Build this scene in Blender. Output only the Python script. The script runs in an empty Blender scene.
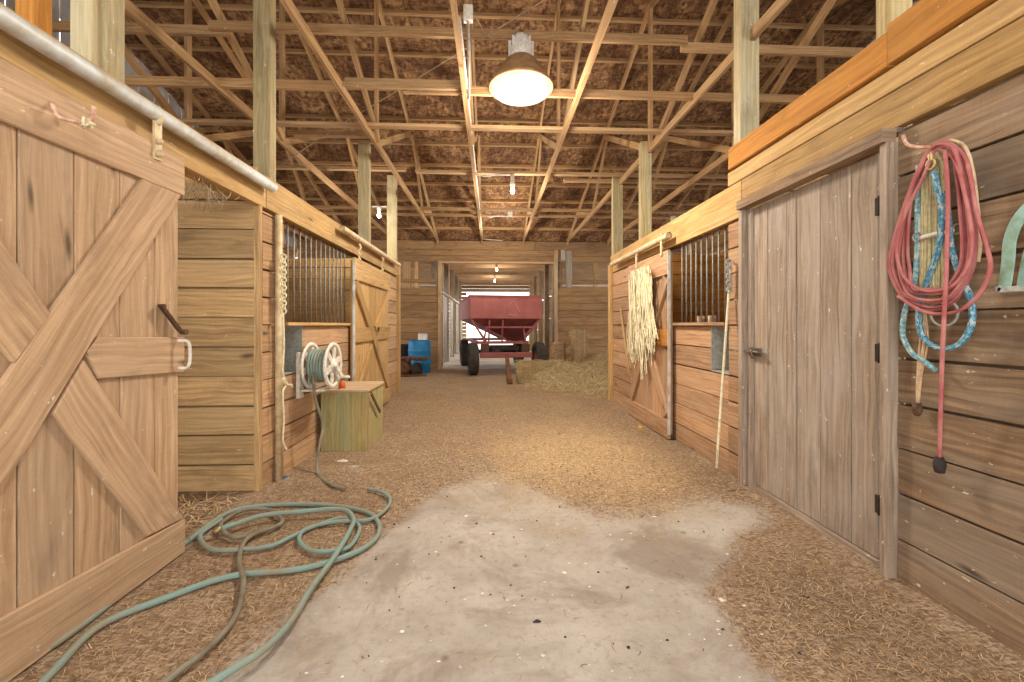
import bpy, math, random
from mathutils import Vector, Matrix
random.seed(7)
R = random.random
def U(a, b): return a + (b - a) * random.random()

# ------------------------------------------------------------------ camera, world, lights, exposure
F = 430.0; H = 1.24; PSI = math.atan(20 / 430); HZ = 325.0
cam_data = bpy.data.cameras.new('camera'); cam = bpy.data.objects.new('camera', cam_data)
bpy.context.scene.collection.objects.link(cam)
cam_data.sensor_width = 36; cam_data.lens = F / 1024 * 36
cam_data.shift_y = -(341 - HZ) / 1024
cam_data.clip_start = 0.02; cam_data.clip_end = 400
cam.location = (0, 0, H); cam.rotation_euler = (math.pi / 2, 0, -PSI)
scene = bpy.context.scene
scene.camera = cam
scene.view_settings.view_transform = 'Standard'; scene.view_settings.look = 'None'
scene.view_settings.gamma = 1; scene.view_settings.use_curve_mapping = False
scene.view_settings.exposure = 1.66
world = bpy.data.worlds.new('world'); scene.world = world; world.use_nodes = True
bg = world.node_tree.nodes['Background']
bg.inputs[0].default_value = (0.94, 0.97, 1.0, 1); bg.inputs[1].default_value = 1.25
def lamp(name, kind, loc, energy, color, size=0.1, rot=(0, 0, 0)):
    d = bpy.data.lights.new(name, kind); d.energy = energy; d.color = color
    if kind == 'AREA': d.shape = 'DISK'; d.size = size
    elif kind == 'POINT': d.shadow_soft_size = size
    o = bpy.data.objects.new(name, d); scene.collection.objects.link(o); o.location = loc; o.rotation_euler = rot
    return o
WARM = (1, 0.93, 0.83)
lamp('high_bay_light', 'POINT', (0.28, 4.25, 3.12), 40, WARM, 0.2)
lamp('high_bay_downlight', 'AREA', (0.28, 4.25, 3.38), 30, WARM, 0.5)
lamp('entry_fill_light', 'POINT', (0.1, -0.3, 3.2), 22, WARM, 0.35)      # added fill light behind the camera, without any lamp
lamp('bulb_light_left', 'POINT', (-2.3, 7.3, 2.95), 14, WARM, 0.05)
lamp('bulb_light_middle', 'POINT', (0.33, 7.3, 3.1), 30, WARM, 0.05)
lamp('far_aisle_fill_light', 'POINT', (0.2, 10.2, 3.1), 30, WARM, 0.05)  # added fill light near the far end of the aisle, no bulb hangs there
lamp('bulb_light_rear_barn', 'POINT', (0.15, 15.2, 2.9), 26, WARM, 0.05)
lamp('bulb_light_rear_barn', 'POINT', (0.15, 19.0, 2.9), 26, WARM, 0.05)

# ------------------------------------------------------------------ picture to place: camera rays met with a plane
FW = Vector((math.sin(PSI), math.cos(PSI), 0)); RT = Vector((math.cos(PSI), -math.sin(PSI), 0)); CAM = Vector((0, 0, H))
def ray(px, py): return FW + RT * ((px - 512) / F) + Vector((0, 0, (HZ - py) / F))
def onX(px, py, X): d = ray(px, py); return CAM + d * (X / d.x)
def onY(px, py, Y): d = ray(px, py); return CAM + d * (Y / d.y)
def onZ(px, py, Z=0.0): d = ray(px, py); return CAM + d * ((Z - H) / d.z)
def YX(px, X): return onX(px, HZ, X).y
XL, XR = -1.70, 1.95

# ------------------------------------------------------------------ materials
def lin(c):
    return tuple((x / 255 / 12.92) if x / 255 <= 0.04045 else ((x / 255 + 0.055) / 1.055) ** 2.4 for x in c) + (1,)
class NT:
    def __init__(s, name):
        s.m = bpy.data.materials.new(name); s.m.use_nodes = True; s.t = s.m.node_tree; s.n = s.t.nodes
        s.b = s.n['Principled BSDF']; s.b.inputs['Roughness'].default_value = 0.85
        s.b.inputs['Specular IOR Level'].default_value = 0.25
    def node(s, ty, **kw):
        n = s.n.new(ty)
        for k, v in kw.items():
            if hasattr(n, k): setattr(n, k, v)
        return n
    def link(s, a, b): s.t.links.new(a, b)
    def mapping(s, src, scale, loc=(0, 0, 0), rot=(0, 0, 0)):
        m = s.node('ShaderNodeMapping'); m.inputs['Scale'].default_value = scale; m.inputs['Location'].default_value = loc
        m.inputs['Rotation'].default_value = rot
        s.link(src, m.inputs[0]); return m.outputs[0]
    def noise(s, vec, scale, detail=4, rough=0.55, dist=0.0):
        n = s.node('ShaderNodeTexNoise'); n.inputs['Scale'].default_value = scale; n.inputs['Detail'].default_value = detail
        n.inputs['Roughness'].default_value = rough; n.inputs['Distortion'].default_value = dist
        s.link(vec, n.inputs['Vector']); return n.outputs[0]
    def ramp(s, fac, a, b, ca=(0, 0, 0, 1), cb=(1, 1, 1, 1)):
        n = s.node('ShaderNodeValToRGB'); e = n.color_ramp.elements
        e[0].position = a; e[0].color = ca; e[1].position = b; e[1].color = cb
        s.link(fac, n.inputs[0]); return n.outputs[0]
    def mix(s, fac, a, b, mode='MIX'):
        n = s.node('ShaderNodeMix', data_type='RGBA', blend_type=mode)
        for k, v in ((0, fac), (6, a), (7, b)):
            if isinstance(v, (int, float)): n.inputs[k].default_value = v
            elif isinstance(v, tuple): n.inputs[k].default_value = v
            else: s.link(v, n.inputs[k])
        return n.outputs[2]
    def math(s, op, a, b=0.0):
        n = s.node('ShaderNodeMath', operation=op)
        for k, v in ((0, a), (1, b)):
            if isinstance(v, (int, float)): n.inputs[k].default_value = v
            else: s.link(v, n.inputs[k])
        return n.outputs[0]
    def bump(s, h, strength=0.3, dist=0.01):
        n = s.node('ShaderNodeBump'); n.inputs['Strength'].default_value = strength; n.inputs['Distance'].default_value = dist
        s.link(h, n.inputs['Height']); s.link(n.outputs[0], s.b.inputs['Normal'])
    def out(s, col): s.link(col, s.b.inputs['Base Color']); return s.m

def wood(name, light, dark, grey, greyamt=0.35, contrast=1.0, specks=0.5, knots=True):
    t = NT(name)
    uv = t.node('ShaderNodeUVMap').outputs[0]
    att = t.node('ShaderNodeAttribute', attribute_name='tone')
    sep = t.node('ShaderNodeSeparateColor'); t.link(att.outputs[0], sep.inputs[0])
    tone, hue = sep.outputs[0], sep.outputs[1]
    warp = t.noise(t.mapping(uv, (1.6, 5, 1)), 1.0, 2)
    add = t.node('ShaderNodeVectorMath', operation='MULTIPLY_ADD'); t.link(warp, add.inputs[0]); add.inputs[1].default_value = (0, .09, 0); t.link(uv, add.inputs[2])
    wv = add.outputs[0]
    g1 = t.noise(t.mapping(wv, (1.5, 42, 1)), 1.0, 6, 0.65, 0.3)
    g2 = t.noise(t.mapping(wv, (5, 220, 1)), 1.0, 3, 0.6)
    wav = t.node('ShaderNodeTexWave', wave_type='BANDS', bands_direction='Y'); t.link(t.mapping(wv, (.55, 9, 1)), wav.inputs[0])
    wav.inputs['Scale'].default_value = 1.0; wav.inputs['Distortion'].default_value = 7; wav.inputs['Detail'].default_value = 3; wav.inputs['Detail Scale'].default_value = .8
    grain = t.math('ADD', t.math('MULTIPLY', g1, .52), t.math('ADD', t.math('MULTIPLY', g2, .30), t.math('ADD', t.math('MULTIPLY', wav.outputs[1], .09), t.math('MULTIPLY', t.noise(t.mapping(uv, (90, 9, 1), (0, 0, 0), (0, 0, .25)), 1.0, 3, .7), .12))))
    col = t.mix(t.ramp(grain, 0.5 - .18 / contrast, 0.5 + .17 / contrast), lin(dark), lin(light))
    big = t.noise(t.mapping(uv, (1.3, 3.5, 1)), 1.0, 5, 0.6)
    gm = t.math('ADD', t.ramp(big, .38, .68), t.math('MULTIPLY', t.math('SUBTRACT', hue, .5), .7))
    cl = t.node('ShaderNodeClamp'); t.link(t.math('MULTIPLY', gm, greyamt), cl.inputs[0])
    col = t.mix(cl.outputs[0], col, t.mix(.55, lin(grey), col, 'MULTIPLY') if False else lin(grey))
    col = t.mix(.45, col, t.mix(t.ramp(g1, .33, .62), (.58, .55, .52, 1), (1, 1, 1, 1)), 'MULTIPLY')
    # stains
    st = t.noise(t.mapping(uv, (2.2, 6, 1), (3.1, 7, 0)), 1.0, 6, 0.62)
    col = t.mix(t.math('MULTIPLY', t.ramp(st, .52, .75), .45), col, lin(tuple(x * .5 for x in dark)))
    if knots:
        vo = t.node('ShaderNodeTexVoronoi'); t.link(t.mapping(wv, (1.7, 6.5, 1)), vo.inputs['Vector']); vo.inputs['Scale'].default_value = 1
        kn = t.ramp(vo.outputs['Distance'], .04, .13, (1, 1, 1, 1), (0, 0, 0, 1))
        sel = t.node('ShaderNodeSeparateColor'); t.link(vo.outputs['Color'], sel.inputs[0])
        kn = t.math('MULTIPLY', kn, t.math('GREATER_THAN', sel.outputs[0], .55))
        col = t.mix(t.math('MULTIPLY', kn, .75), col, lin(tuple(x * .42 for x in dark)))
    tm = t.math('ADD', t.math('MULTIPLY', tone, .36), .80)
    cmb = t.node('ShaderNodeCombineColor'); [t.link(tm, cmb.inputs[i]) for i in range(3)]
    col = t.mix(1.0, col, cmb.outputs[0], 'MULTIPLY')
    if specks:
        sp = t.noise(t.mapping(uv, (14, 30, 1), (9, 4, 0)), 1.0, 3, .7)
        col = t.mix(t.math('MULTIPLY', t.ramp(sp, .665, .71), specks), col, lin((225, 215, 195)))
    t.bump(grain, .5, .006)
    return t.out(col)

def plain(name, c, rough=0.6, metal=0.0, var=0.25, c2=None, scale=12, bump=0.1):
    t = NT(name); t.b.inputs['Roughness'].default_value = rough; t.b.inputs['Metallic'].default_value = metal
    oc = t.node('ShaderNodeTexCoord').outputs['Object']
    n = t.noise(oc, scale, 5, .6)
    c2 = c2 or tuple(x * (1 - var) for x in c)
    col = t.mix(t.ramp(n, .4, .68), lin(c), lin(c2))
    if bump: t.bump(t.noise(oc, scale * 5, 3), bump, .004)
    return t.out(col)

M = {}
M['door_near'] = wood('dusty_door_boards', (206, 172, 134), (156, 122, 88), (192, 164, 134), .5, .85, .7)
M['stall_in'] = wood('stall_interior_boards', (198, 160, 108), (140, 106, 68), (176, 146, 104), .5, 1.1, .35)
M['honey'] = wood('honey_pine', (202, 164, 104), (160, 118, 66), (194, 164, 120), .35, .9, .6)
M['leftwall'] = wood('dusty_tan_stall_boards', (202, 162, 118), (154, 116, 80), (190, 158, 126), .5, .95, .55)
M['orange'] = wood('orange_stained_pine', (200, 138, 62), (160, 98, 38), (196, 150, 84), .3, .85, .55)
M['redboard'] = wood('weathered_red_brown_boards', (200, 158, 116), (148, 106, 74), (184, 154, 124), .5, 1, .5)
M['greydoor'] = wood('grey_weathered_boards', (178, 158, 136), (128, 106, 86), (186, 172, 156), .7, 1, .85)
M['wallnear'] = wood('brown_grey_wall_boards', (160, 130, 98), (98, 74, 54), (150, 134, 114), .8, 1.1, .7)
M['post'] = wood('pale_post_timber', (198, 178, 130), (150, 128, 84), (184, 174, 146), .6, .9, .95, False)
M['truss'] = wood('truss_lumber', (200, 160, 110), (150, 110, 70), (186, 158, 120), .4, 1, .6, False)
M['back'] = wood('far_wall_boards', (170, 134, 92), (112, 80, 52), (146, 118, 84), .4, 1.1, .2)
M['box'] = wood('greenish_treated_plywood', (192, 168, 104), (140, 112, 62), (150, 152, 112), .75, .8, .5, False)
M['boxtop'] = wood('worn_box_lid_wood', (196, 160, 118), (140, 106, 72), (190, 172, 144), .5, .9, .8, False)
M['far2'] = wood('rear_barn_timber', (176, 146, 106), (110, 84, 56), (170, 154, 128), .5, 1, .3, False)
M['greypost'] = wood('grey_post_timber', (168, 156, 138), (120, 106, 88), (176, 170, 156), .7, .8, .8, False)
M['galv'] = plain('galvanised_metal', (174, 172, 160), .5, .1, .3, (140, 140, 132), 30)
M['pipe_paint'] = plain('pale_grey_pipe', (206, 210, 206), .5, .1, .3, (176, 160, 132), 9)
M['pipe_tan'] = plain('dusty_tan_pipe', (214, 192, 150), .6, .1, .3, (176, 150, 110), 14)
M['steel'] = plain('dull_steel', (128, 120, 108), .5, .6, .4, (92, 76, 60), 40)
M['bar'] = plain('dull_bar_steel', (150, 144, 134), .55, .4, .4, (120, 104, 86), 40)
M['rust'] = plain('rusty_steel', (112, 84, 62), .8, .3, .4, (70, 50, 38), 60)
M['pinkrust'] = plain('dusty_pink_rod', (222, 184, 158), .8, 0, .3, (170, 112, 86), 50)
M['white'] = plain('aged_white_plastic', (222, 216, 202), .5, 0, .2, (196, 182, 158), 25)
M['whitemetal'] = plain('white_enamel', (230, 226, 216), .4, 0, .15, (200, 190, 170), 30)
M['lampshade'] = plain('dusty_brown_reflector', (186, 150, 106), .45, .2, .3, (150, 116, 80), 14)
M['hose'] = plain('green_hose_rubber', (126, 148, 136), .65, 0, .3, (138, 130, 108), 4)
M['hose2'] = plain('brown_dirty_hose', (130, 122, 102), .65, 0, .3, (104, 88, 68), 8)
M['redrope'] = plain('red_rope', (164, 90, 86), .8, 0, .3, (190, 128, 120), 9)
M['twine'] = plain('cream_twine', (226, 214, 178), .9, 0, .2, (196, 178, 134), 30)
M['straw_fringe'] = plain('straw_yellow_fringe', (206, 196, 152), .9, 0, .2, (178, 162, 118), 40)
M['halter'] = plain('faded_green_webbing', (142, 172, 158), .8, 0, .25, (120, 140, 110), 20)
M['tan_rope'] = plain('tan_cotton_rope', (206, 178, 142), .9, 0, .2, (176, 142, 106), 30)
M['blueplastic'] = plain('blue_plastic_barrel', (44, 120, 164), .5, 0, .3, (20, 94, 140), 5)
M['red'] = plain('faded_red_paint', (158, 92, 84), .6, 0, .2, (138, 76, 70), 3)
M['reddark'] = plain('hopper_red_paint', (140, 72, 66), .6, 0, .25, (114, 52, 48), 3)
M['chalk'] = plain('worn_decal_line', (206, 150, 140), .8, 0, .1)
M['tire'] = plain('dusty_black_rubber', (66, 60, 52), .85, 0, .3, (44, 40, 36), 12)
M['black'] = plain('black_dusty_iron', (58, 50, 44), .8, 0, .3, (34, 30, 28), 18)
M['brownjunk'] = plain('brown_rusted_iron', (112, 80, 58), .85, .1, .4, (70, 46, 34), 14)
M['tongue'] = plain('brown_rusted_tongue', (126, 84, 56), .8, 0, .3, (96, 62, 40), 12)
M['orangeplastic'] = plain('orange_plastic', (216, 110, 50), .5, 0, .2)
M['web'] = plain('dusty_cobweb', (196, 178, 146), .95, 0, .1)
M['yellowleaf'] = plain('yellow_leaf', (214, 166, 40), .8, 0, .2)
M['bluedirty'] = plain('dusty_blue_scrap', (74, 84, 120), .8, 0, .2)
M['whitescrap'] = plain('white_scrap', (224, 216, 202), .8, 0, .15)
M['brass'] = plain('tarnished_brass', (186, 158, 110), .45, .6, .3)
M['conduit'] = plain('grey_white_conduit', (208, 204, 194), .5, .1, .2, (178, 164, 140), 20)
M['wire'] = plain('dusty_wire', (170, 146, 116), .8, 0, .2)

def emis(name, c, s):
    t = NT(name); t.b.inputs['Base Color'].default_value = lin(c); t.b.inputs['Emission Color'].default_value = lin(c)
    t.b.inputs['Emission Strength'].default_value = s; return t.m
M['bulb'] = emis('lit_bulb_glass', (255, 240, 205), 9)

def lens_mat():
    t = NT('lit_lamp_lens'); oc = t.node('ShaderNodeTexCoord').outputs['Object']
    n = t.noise(t.mapping(oc, (2.2, 5, 1), (0.3, .2, 0)), 1.2, 2)
    col = t.mix(t.ramp(n, .45, .7), lin((255, 248, 226)), lin((250, 226, 150)))
    t.link(col, t.b.inputs['Emission Color'])
    t.b.inputs['Base Color'].default_value = (.1, .1, .1, 1); t.b.inputs['Emission Strength'].default_value = .36; return t.m
M['lens'] = lens_mat()

def rope_mat(name, c1, c2, c3, su=60):
    t = NT(name); uv = t.node('ShaderNodeUVMap').outputs[0]
    ch = t.node('ShaderNodeTexChecker'); t.link(t.mapping(uv, (su, 6, 1), (0, 0, 0), (0, 0, .7)), ch.inputs[0]); ch.inputs['Scale'].default_value = 1
    n = t.noise(t.mapping(uv, (su * .6, 6, 1)), 1, 3, .7)
    col = t.mix(ch.outputs[1], lin(c1), lin(c2)); col = t.mix(t.ramp(n, .52, .6), col, lin(c3))
    t.bump(ch.outputs[1], .3, .003); return t.out(col)
M['bluerope'] = rope_mat('blue_braided_rope', (92, 150, 164), (62, 112, 140), (186, 188, 176))
M['blueropefaded'] = rope_mat('faded_blue_braided_rope', (128, 172, 172), (96, 140, 150), (206, 204, 186))

def osb_mat():
    t = NT('oriented_strand_board'); oc = t.node('ShaderNodeTexCoord').outputs['Object']
    v1 = t.node('ShaderNodeTexVoronoi'); t.link(t.mapping(oc, (15, 32, 15), (0, 0, 0), (0, 0, .5)), v1.inputs['Vector']); v1.inputs['Scale'].default_value = 1
    v2 = t.node('ShaderNodeTexVoronoi'); t.link(t.mapping(oc, (26, 13, 13), (5, 3, 1), (0, 0, -.4)), v2.inputs['Vector']); v2.inputs['Scale'].default_value = 1
    s1 = t.node('ShaderNodeSeparateColor'); t.link(v1.outputs['Color'], s1.inputs[0])
    s2 = t.node('ShaderNodeSeparateColor'); t.link(v2.outputs['Color'], s2.inputs[0])
    f = t.math('MULTIPLY', t.math('ADD', s1.outputs[0], s2.outputs[1]), .5)
    col = t.mix(t.ramp(f, .15, .85), lin((96, 62, 38)), lin((180, 138, 94)))
    big = t.noise(t.mapping(oc, (1.1, .8, 1)), 1.0, 8, .72, 1.6)
    col = t.mix(t.math('MULTIPLY', t.ramp(big, .42, .6), .8), col, lin((74, 44, 26)))
    big2 = t.noise(oc, 5, 5, .7)
    col = t.mix(t.math('MULTIPLY', t.ramp(big2, .5, .7), .55), col, lin((66, 40, 24)))
    t.bump(f, .6, .01); return t.out(col)
M['osb'] = osb_mat()

def corr_mat():
    t = NT('ribbed_grey_metal_siding'); oc = t.node('ShaderNodeTexCoord').outputs['Object']
    t.b.inputs['Roughness'].default_value = .5
    n = t.noise(oc, 3, 4); return t.out(t.mix(t.ramp(n, .35, .7), lin((204, 202, 198)), lin((168, 164, 156))))
M['siding'] = corr_mat()

def floor_mat():
    t = NT('dirt_straw_and_concrete_floor'); oc = t.node('ShaderNodeTexCoord').outputs['Object']
    n_mid = t.noise(oc, 2.2, 6, .6); n_fine = t.noise(oc, 26, 6, .7); n_big = t.noise(oc, .8, 4, .5)
    n_vf = t.noise(oc, 90, 4, .7)
    att = t.node('ShaderNodeAttribute', attribute_name='zone')
    sep = t.node('ShaderNodeSeparateColor'); t.link(att.outputs[0], sep.inputs[0])
    # warp zone masks with noise
    def mask(ch, w=.35, s0=.16):
        a = t.math('ADD', ch, t.math('MULTIPLY', t.math('SUBTRACT', n_mid, .5), w * 1.6))
        a = t.math('ADD', a, t.math('MULTIPLY', t.math('SUBTRACT', n_fine, .5), w * 1.1))
        return t.ramp(a, .5 - s0, .5 + s0)
    conc = t.mix(t.ramp(n_mid, .35, .7), lin((186, 175, 160)), lin((156, 144, 129)))
    conc = t.mix(t.math('MULTIPLY', t.ramp(n_fine, .5, .72), .4), conc, lin((128, 108, 88)))
    stain = t.noise(oc, 1.4, 6, .65, .8)
    conc = t.mix(t.math('MULTIPLY', t.ramp(stain, .5, .62), .6), conc, lin((126, 108, 90)))
    vo = t.node('ShaderNodeTexVoronoi'); t.link(oc, vo.inputs['Vector']); vo.inputs['Scale'].default_value = 7
    spot = t.ramp(vo.outputs['Distance'], .07, .16, (1, 1, 1, 1), (0, 0, 0, 1))
    sc = t.node('ShaderNodeSeparateColor'); t.link(vo.outputs['Color'], sc.inputs[0])
    conc = t.mix(t.math('MULTIPLY', spot, t.math('MULTIPLY', t.math('GREATER_THAN', sc.outputs[0], .72), .5)), conc, lin((92, 74, 60)))
    st = t.node('ShaderNodeTexVoronoi'); t.link(t.mapping(oc, (130, 45, 20), (0, 0, 0), (0, 0, .8)), st.inputs['Vector']); st.inputs['Scale'].default_value = 1
    st2 = t.node('ShaderNodeTexVoronoi'); t.link(t.mapping(oc, (40, 140, 20), (4, 0, 0), (0, 0, .3)), st2.inputs['Vector']); st2.inputs['Scale'].default_value = 1
    a1 = t.node('ShaderNodeSeparateColor'); t.link(st.outputs['Color'], a1.inputs[0])
    a2 = t.node('ShaderNodeSeparateColor'); t.link(st2.outputs['Color'], a2.inputs[0])
    fl = t.math('MULTIPLY', t.math('ADD', a1.outputs[0], a2.outputs[0]), .5)
    dirt = t.mix(t.ramp(fl, .2, .85), lin((110, 88, 66)), lin((176, 150, 120)))
    dirt = t.mix(t.math('MULTIPLY', t.ramp(n_mid, .42, .65), .5), dirt, lin((120, 90, 64)))
    chaff = t.mix(t.ramp(fl, .2, .8), lin((152, 124, 86)), lin((204, 174, 128)))
    chaff = t.mix(t.math('MULTIPLY', t.ramp(n_vf, .5, .7), .45), chaff, lin((140, 104, 70)))
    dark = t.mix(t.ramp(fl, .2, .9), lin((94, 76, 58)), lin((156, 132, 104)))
    base = t.mix(mask(sep.outputs[0], .8, .2), dirt, conc)
    base = t.mix(t.math('MULTIPLY', mask(sep.outputs[1], .9, .3), .85), base, chaff)
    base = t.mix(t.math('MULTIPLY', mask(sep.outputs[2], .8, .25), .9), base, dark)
    hh = t.math('ADD', t.math('MULTIPLY', n_fine, .6), t.math('MULTIPLY', fl, .5))
    t.bump(hh, .45, .012); return t.out(base)
M['floor'] = floor_mat()

def straw_mat(name, c1, c2, c3):
    t = NT(name); att = t.node('ShaderNodeAttribute', attribute_name='tone')
    s = t.node('ShaderNodeSeparateColor'); t.link(att.outputs[0], s.inputs[0])
    col = t.mix(s.outputs[0], lin(c1), lin(c2)); col = t.mix(t.math('MULTIPLY', s.outputs[1], .5), col, lin(c3)); return t.out(col)
M['straw'] = straw_mat('dry_straw', (160, 122, 84), (222, 192, 146), (140, 106, 74))
M['strawdark'] = straw_mat('brown_straw', (120, 90, 62), (176, 142, 102), (104, 74, 52))
M['hay'] = straw_mat('pale_green_hay', (168, 144, 98), (226, 206, 158), (150, 128, 82))
def haybase():
    t = NT('packed_hay'); oc = t.node('ShaderNodeTexCoord').outputs['Object']
    n = t.noise(t.mapping(oc, (30, 30, 70)), 1, 6, .7, 1.5); n2 = t.noise(oc, 5, 4)
    col = t.mix(t.ramp(n, .35, .65), lin((112, 86, 58)), lin((200, 170, 124)))
    col = t.mix(t.math('MULTIPLY', t.ramp(n2, .45, .7), .4), col, lin((140, 112, 72))); t.bump(n, .8, .03); return t.out(col)
M['haybase'] = haybase()

# ------------------------------------------------------------------ mesh builder
FACES = [((0, 3, 2, 1), 2), ((4, 5, 6, 7), 2), ((0, 1, 5, 4), 1), ((1, 2, 6, 5), 0), ((2, 3, 7, 6), 1), ((3, 0, 4, 7), 0)]
class MB:
    def __init__(s): s.v = []; s.f = []; s.uv = []; s.tone = []; s.sm = []
    def face(s, idx, uvs, tone, smooth=False):
        s.f.append(idx); s.uv.extend(uvs); s.tone.append((tone, len(idx))); s.sm.append(smooth)
    def obox(s, o, ax, ay, az, dims, grain=0, jit=0.0, tone=None):
        """oriented box: centre o, unit axes, full dims; grain = index of the long axis for the wood figure"""
        b = len(s.v); hx, hy, hz = [d / 2 for d in dims]; loc = []
        for (x, y, z) in ((-1, -1, -1), (1, -1, -1), (1, 1, -1), (-1, 1, -1), (-1, -1, 1), (1, -1, 1), (1, 1, 1), (-1, 1, 1)):
            l = (x * hx, y * hy, z * hz); loc.append(l)
            p = o + ax * l[0] + ay * l[1] + az * l[2]
            if jit: p = p + Vector((U(-jit, jit), U(-jit, jit), U(-jit, jit)))
            s.v.append(tuple(p))
        tn = (R() if tone is None else tone, R(), R()); u0 = U(0, 40); v0 = U(0, 40)
        for idx, n in FACES:
            oth = [a for a in (0, 1, 2) if a != n]
            if grain in oth: ua = grain; va = [a for a in oth if a != grain][0]; k = 1
            else: ua, va = oth; k = .3
            s.face(tuple(b + i for i in idx), [(u0 + loc[i][ua] * k, v0 + loc[i][va] + n * .37) for i in idx], tn)
        return s
    def box(s, x0, x1, y0, y1, z0, z1, grain=None, jit=0.0, tone=None):
        d = (abs(x1 - x0), abs(y1 - y0), abs(z1 - z0))
        if grain is None: grain = d.index(max(d))
        return s.obox(Vector(((x0 + x1) / 2, (y0 + y1) / 2, (z0 + z1) / 2)), Vector((1, 0, 0)), Vector((0, 1, 0)), Vector((0, 0, 1)), d, grain, jit, tone)
    def beam(s, p0, p1, w, h, side=(0, 0, 1), jit=0.0, tone=None):
        """board from p0 to p1; h measured along `side`, w across"""
        p0 = Vector(p0); p1 = Vector(p1); ax = (p1 - p0).normalized(); sd = Vector(side)
        az = (sd - ax * sd.dot(ax)).normalized(); ay = az.cross(ax)
        return s.obox((p0 + p1) / 2, ax, ay, az, ((p1 - p0).length, w, h), 0, jit, tone)
    def tube(s, pts, r, n=8, smooth_pts=0, closed=False, cap=True, rf=None):
        P = [Vector(p) for p in pts]
        if smooth_pts: P = catmull(P, smooth_pts, closed)
        m = len(P); b = len(s.v); tn = (R(), R(), R()); up = Vector((0, 0, 1)); L = 0; prev = None; Ls = []
        for i, p in enumerate(P):
            if closed: t = P[(i + 1) % m] - P[i - 1]
            else: t = P[min(i + 1, m - 1)] - P[max(i - 1, 0)]
            if t.length < 1e-9: t = Vector((0, 0, 1))
            t.normalize()
            if prev is None:
                a = t.cross(up)
                if a.length < .1: a = t.cross(Vector((1, 0, 0)))
            else: a = prev - t * prev.dot(t)
            if a.length < 1e-6: a = t.orthogonal()
            a.normalize(); prev = a; c = t.cross(a)
            rr = rf(i / (m - 1)) * r if rf else r
            if i: L += (p - P[i - 1]).length
            Ls.append(L)
            for k in range(n):
                th = 2 * math.pi * k / n; s.v.append(tuple(p + (a * math.cos(th) + c * math.sin(th)) * rr))
        rings = m if closed else m - 1
        for i in range(rings):
            j = (i + 1) % m; l1 = Ls[i]; l2 = Ls[j] if j else L + .01
            for k in range(n):
                k2 = (k + 1) % n
                s.face((b + i * n + k, b + i * n + k2, b + j * n + k2, b + j * n + k), [(l1, k / n), (l1, (k + 1) / n), (l2, (k + 1) / n), (l2, k / n)], tn, True)
        if cap and not closed:
            s.face(tuple(b + k for k in range(n))[::-1], [(0, 0)] * n, tn); s.face(tuple(b + (m - 1) * n + k for k in range(n)), [(0, 0)] * n, tn)
        return s
    def lathe(s, prof, o, axis=(0, 0, 1), n=32, smooth=True, closed=False):
        """prof: (radius, height along axis)"""
        o = Vector(o); ax = Vector(axis).normalized(); a = ax.orthogonal().normalized(); c = ax.cross(a); b = len(s.v); tn = (R(), R(), R())
        for (r, h) in prof:
            for k in range(n):
                th = 2 * math.pi * k / n; s.v.append(tuple(o + ax * h + (a * math.cos(th) + c * math.sin(th)) * r))
        m = len(prof)
        for i in range(m if closed else m - 1):
            j = (i + 1) % m
            for k in range(n):
                k2 = (k + 1) % n
                s.face((b + i * n + k, b + i * n + k2, b + j * n + k2, b + j * n + k), [(k / n, prof[i][1]), ((k + 1) / n, prof[i][1]), ((k + 1) / n, prof[j][1]), (k / n, prof[j][1])], tn, smooth)
        return s
    def poly(s, top, bot, tone=None):
        """prism between two equal vertex rings"""
        b = len(s.v); n = len(top); tn = (R() if tone is None else tone, R(), R()); u0 = U(0, 30)
        s.v.extend(tuple(p) for p in top); s.v.extend(tuple(p) for p in bot)
        def uv(i): p = s.v[b + i]; return (u0 + p[1] + p[0] * .3, p[2] + p[0] * .2)
        s.face(tuple(range(b, b + n)), [uv(i) for i in range(n)], tn); s.face(tuple(range(b + 2 * n - 1, b + n - 1, -1)), [uv(n + i) for i in range(n - 1, -1, -1)], tn)
        for i in range(n):
            j = (i + 1) % n; q = (i, n + i, n + j, j); s.face(tuple(b + x for x in q), [uv(x) for x in q], tn)
        return s
    def build(s, name, mat, parent=None, bevel=0.0):
        me = bpy.data.meshes.new(name); me.from_pydata(s.v, [], s.f)
        uvl = me.uv_layers.new(name='UVMap'); flat = [c for uv in s.uv for c in uv]; uvl.data.foreach_set('uv', flat)
        at = me.color_attributes.new('tone', 'FLOAT_COLOR', 'CORNER'); cc = []
        for tn, k in s.tone: cc.extend((tn[0], tn[1], tn[2], 1.0) * k)
        at.data.foreach_set('color', cc)
        me.polygons.foreach_set('use_smooth', s.sm)
        me.materials.append(mat if not isinstance(mat, str) else M[mat]); me.update()
        o = bpy.data.objects.new(name, me); scene.collection.objects.link(o)
        if parent: o.parent = parent; o.matrix_parent_inverse = Matrix.Translation(-parent.location) if parent.rotation_euler.z == 0 else parent.matrix_basis.inverted()
        if bevel:
            m = o.modifiers.new('edge', 'BEVEL'); m.width = bevel; m.segments = 1; m.limit_method = 'ANGLE'; m.angle_limit = 1.0
        return o
def catmull(P, k, closed=False):
    out = []; m = len(P); rng = m if closed else m - 1
    for i in range(rng):
        if closed: a, b, c, d = P[i - 1], P[i], P[(i + 1) % m], P[(i + 2) % m]
        else: a, b, c, d = P[max(i - 1, 0)], P[i], P[i + 1], P[min(i + 2, m - 1)]
        for j in range(k):
            t = j / k; out.append(.5 * ((2 * b) + (c - a) * t + (2 * a - 5 * b + 4 * c - d) * t * t + (3 * b - a - 3 * c + d) * t ** 3))
    if not closed: out.append(P[-1])
    return out
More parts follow.
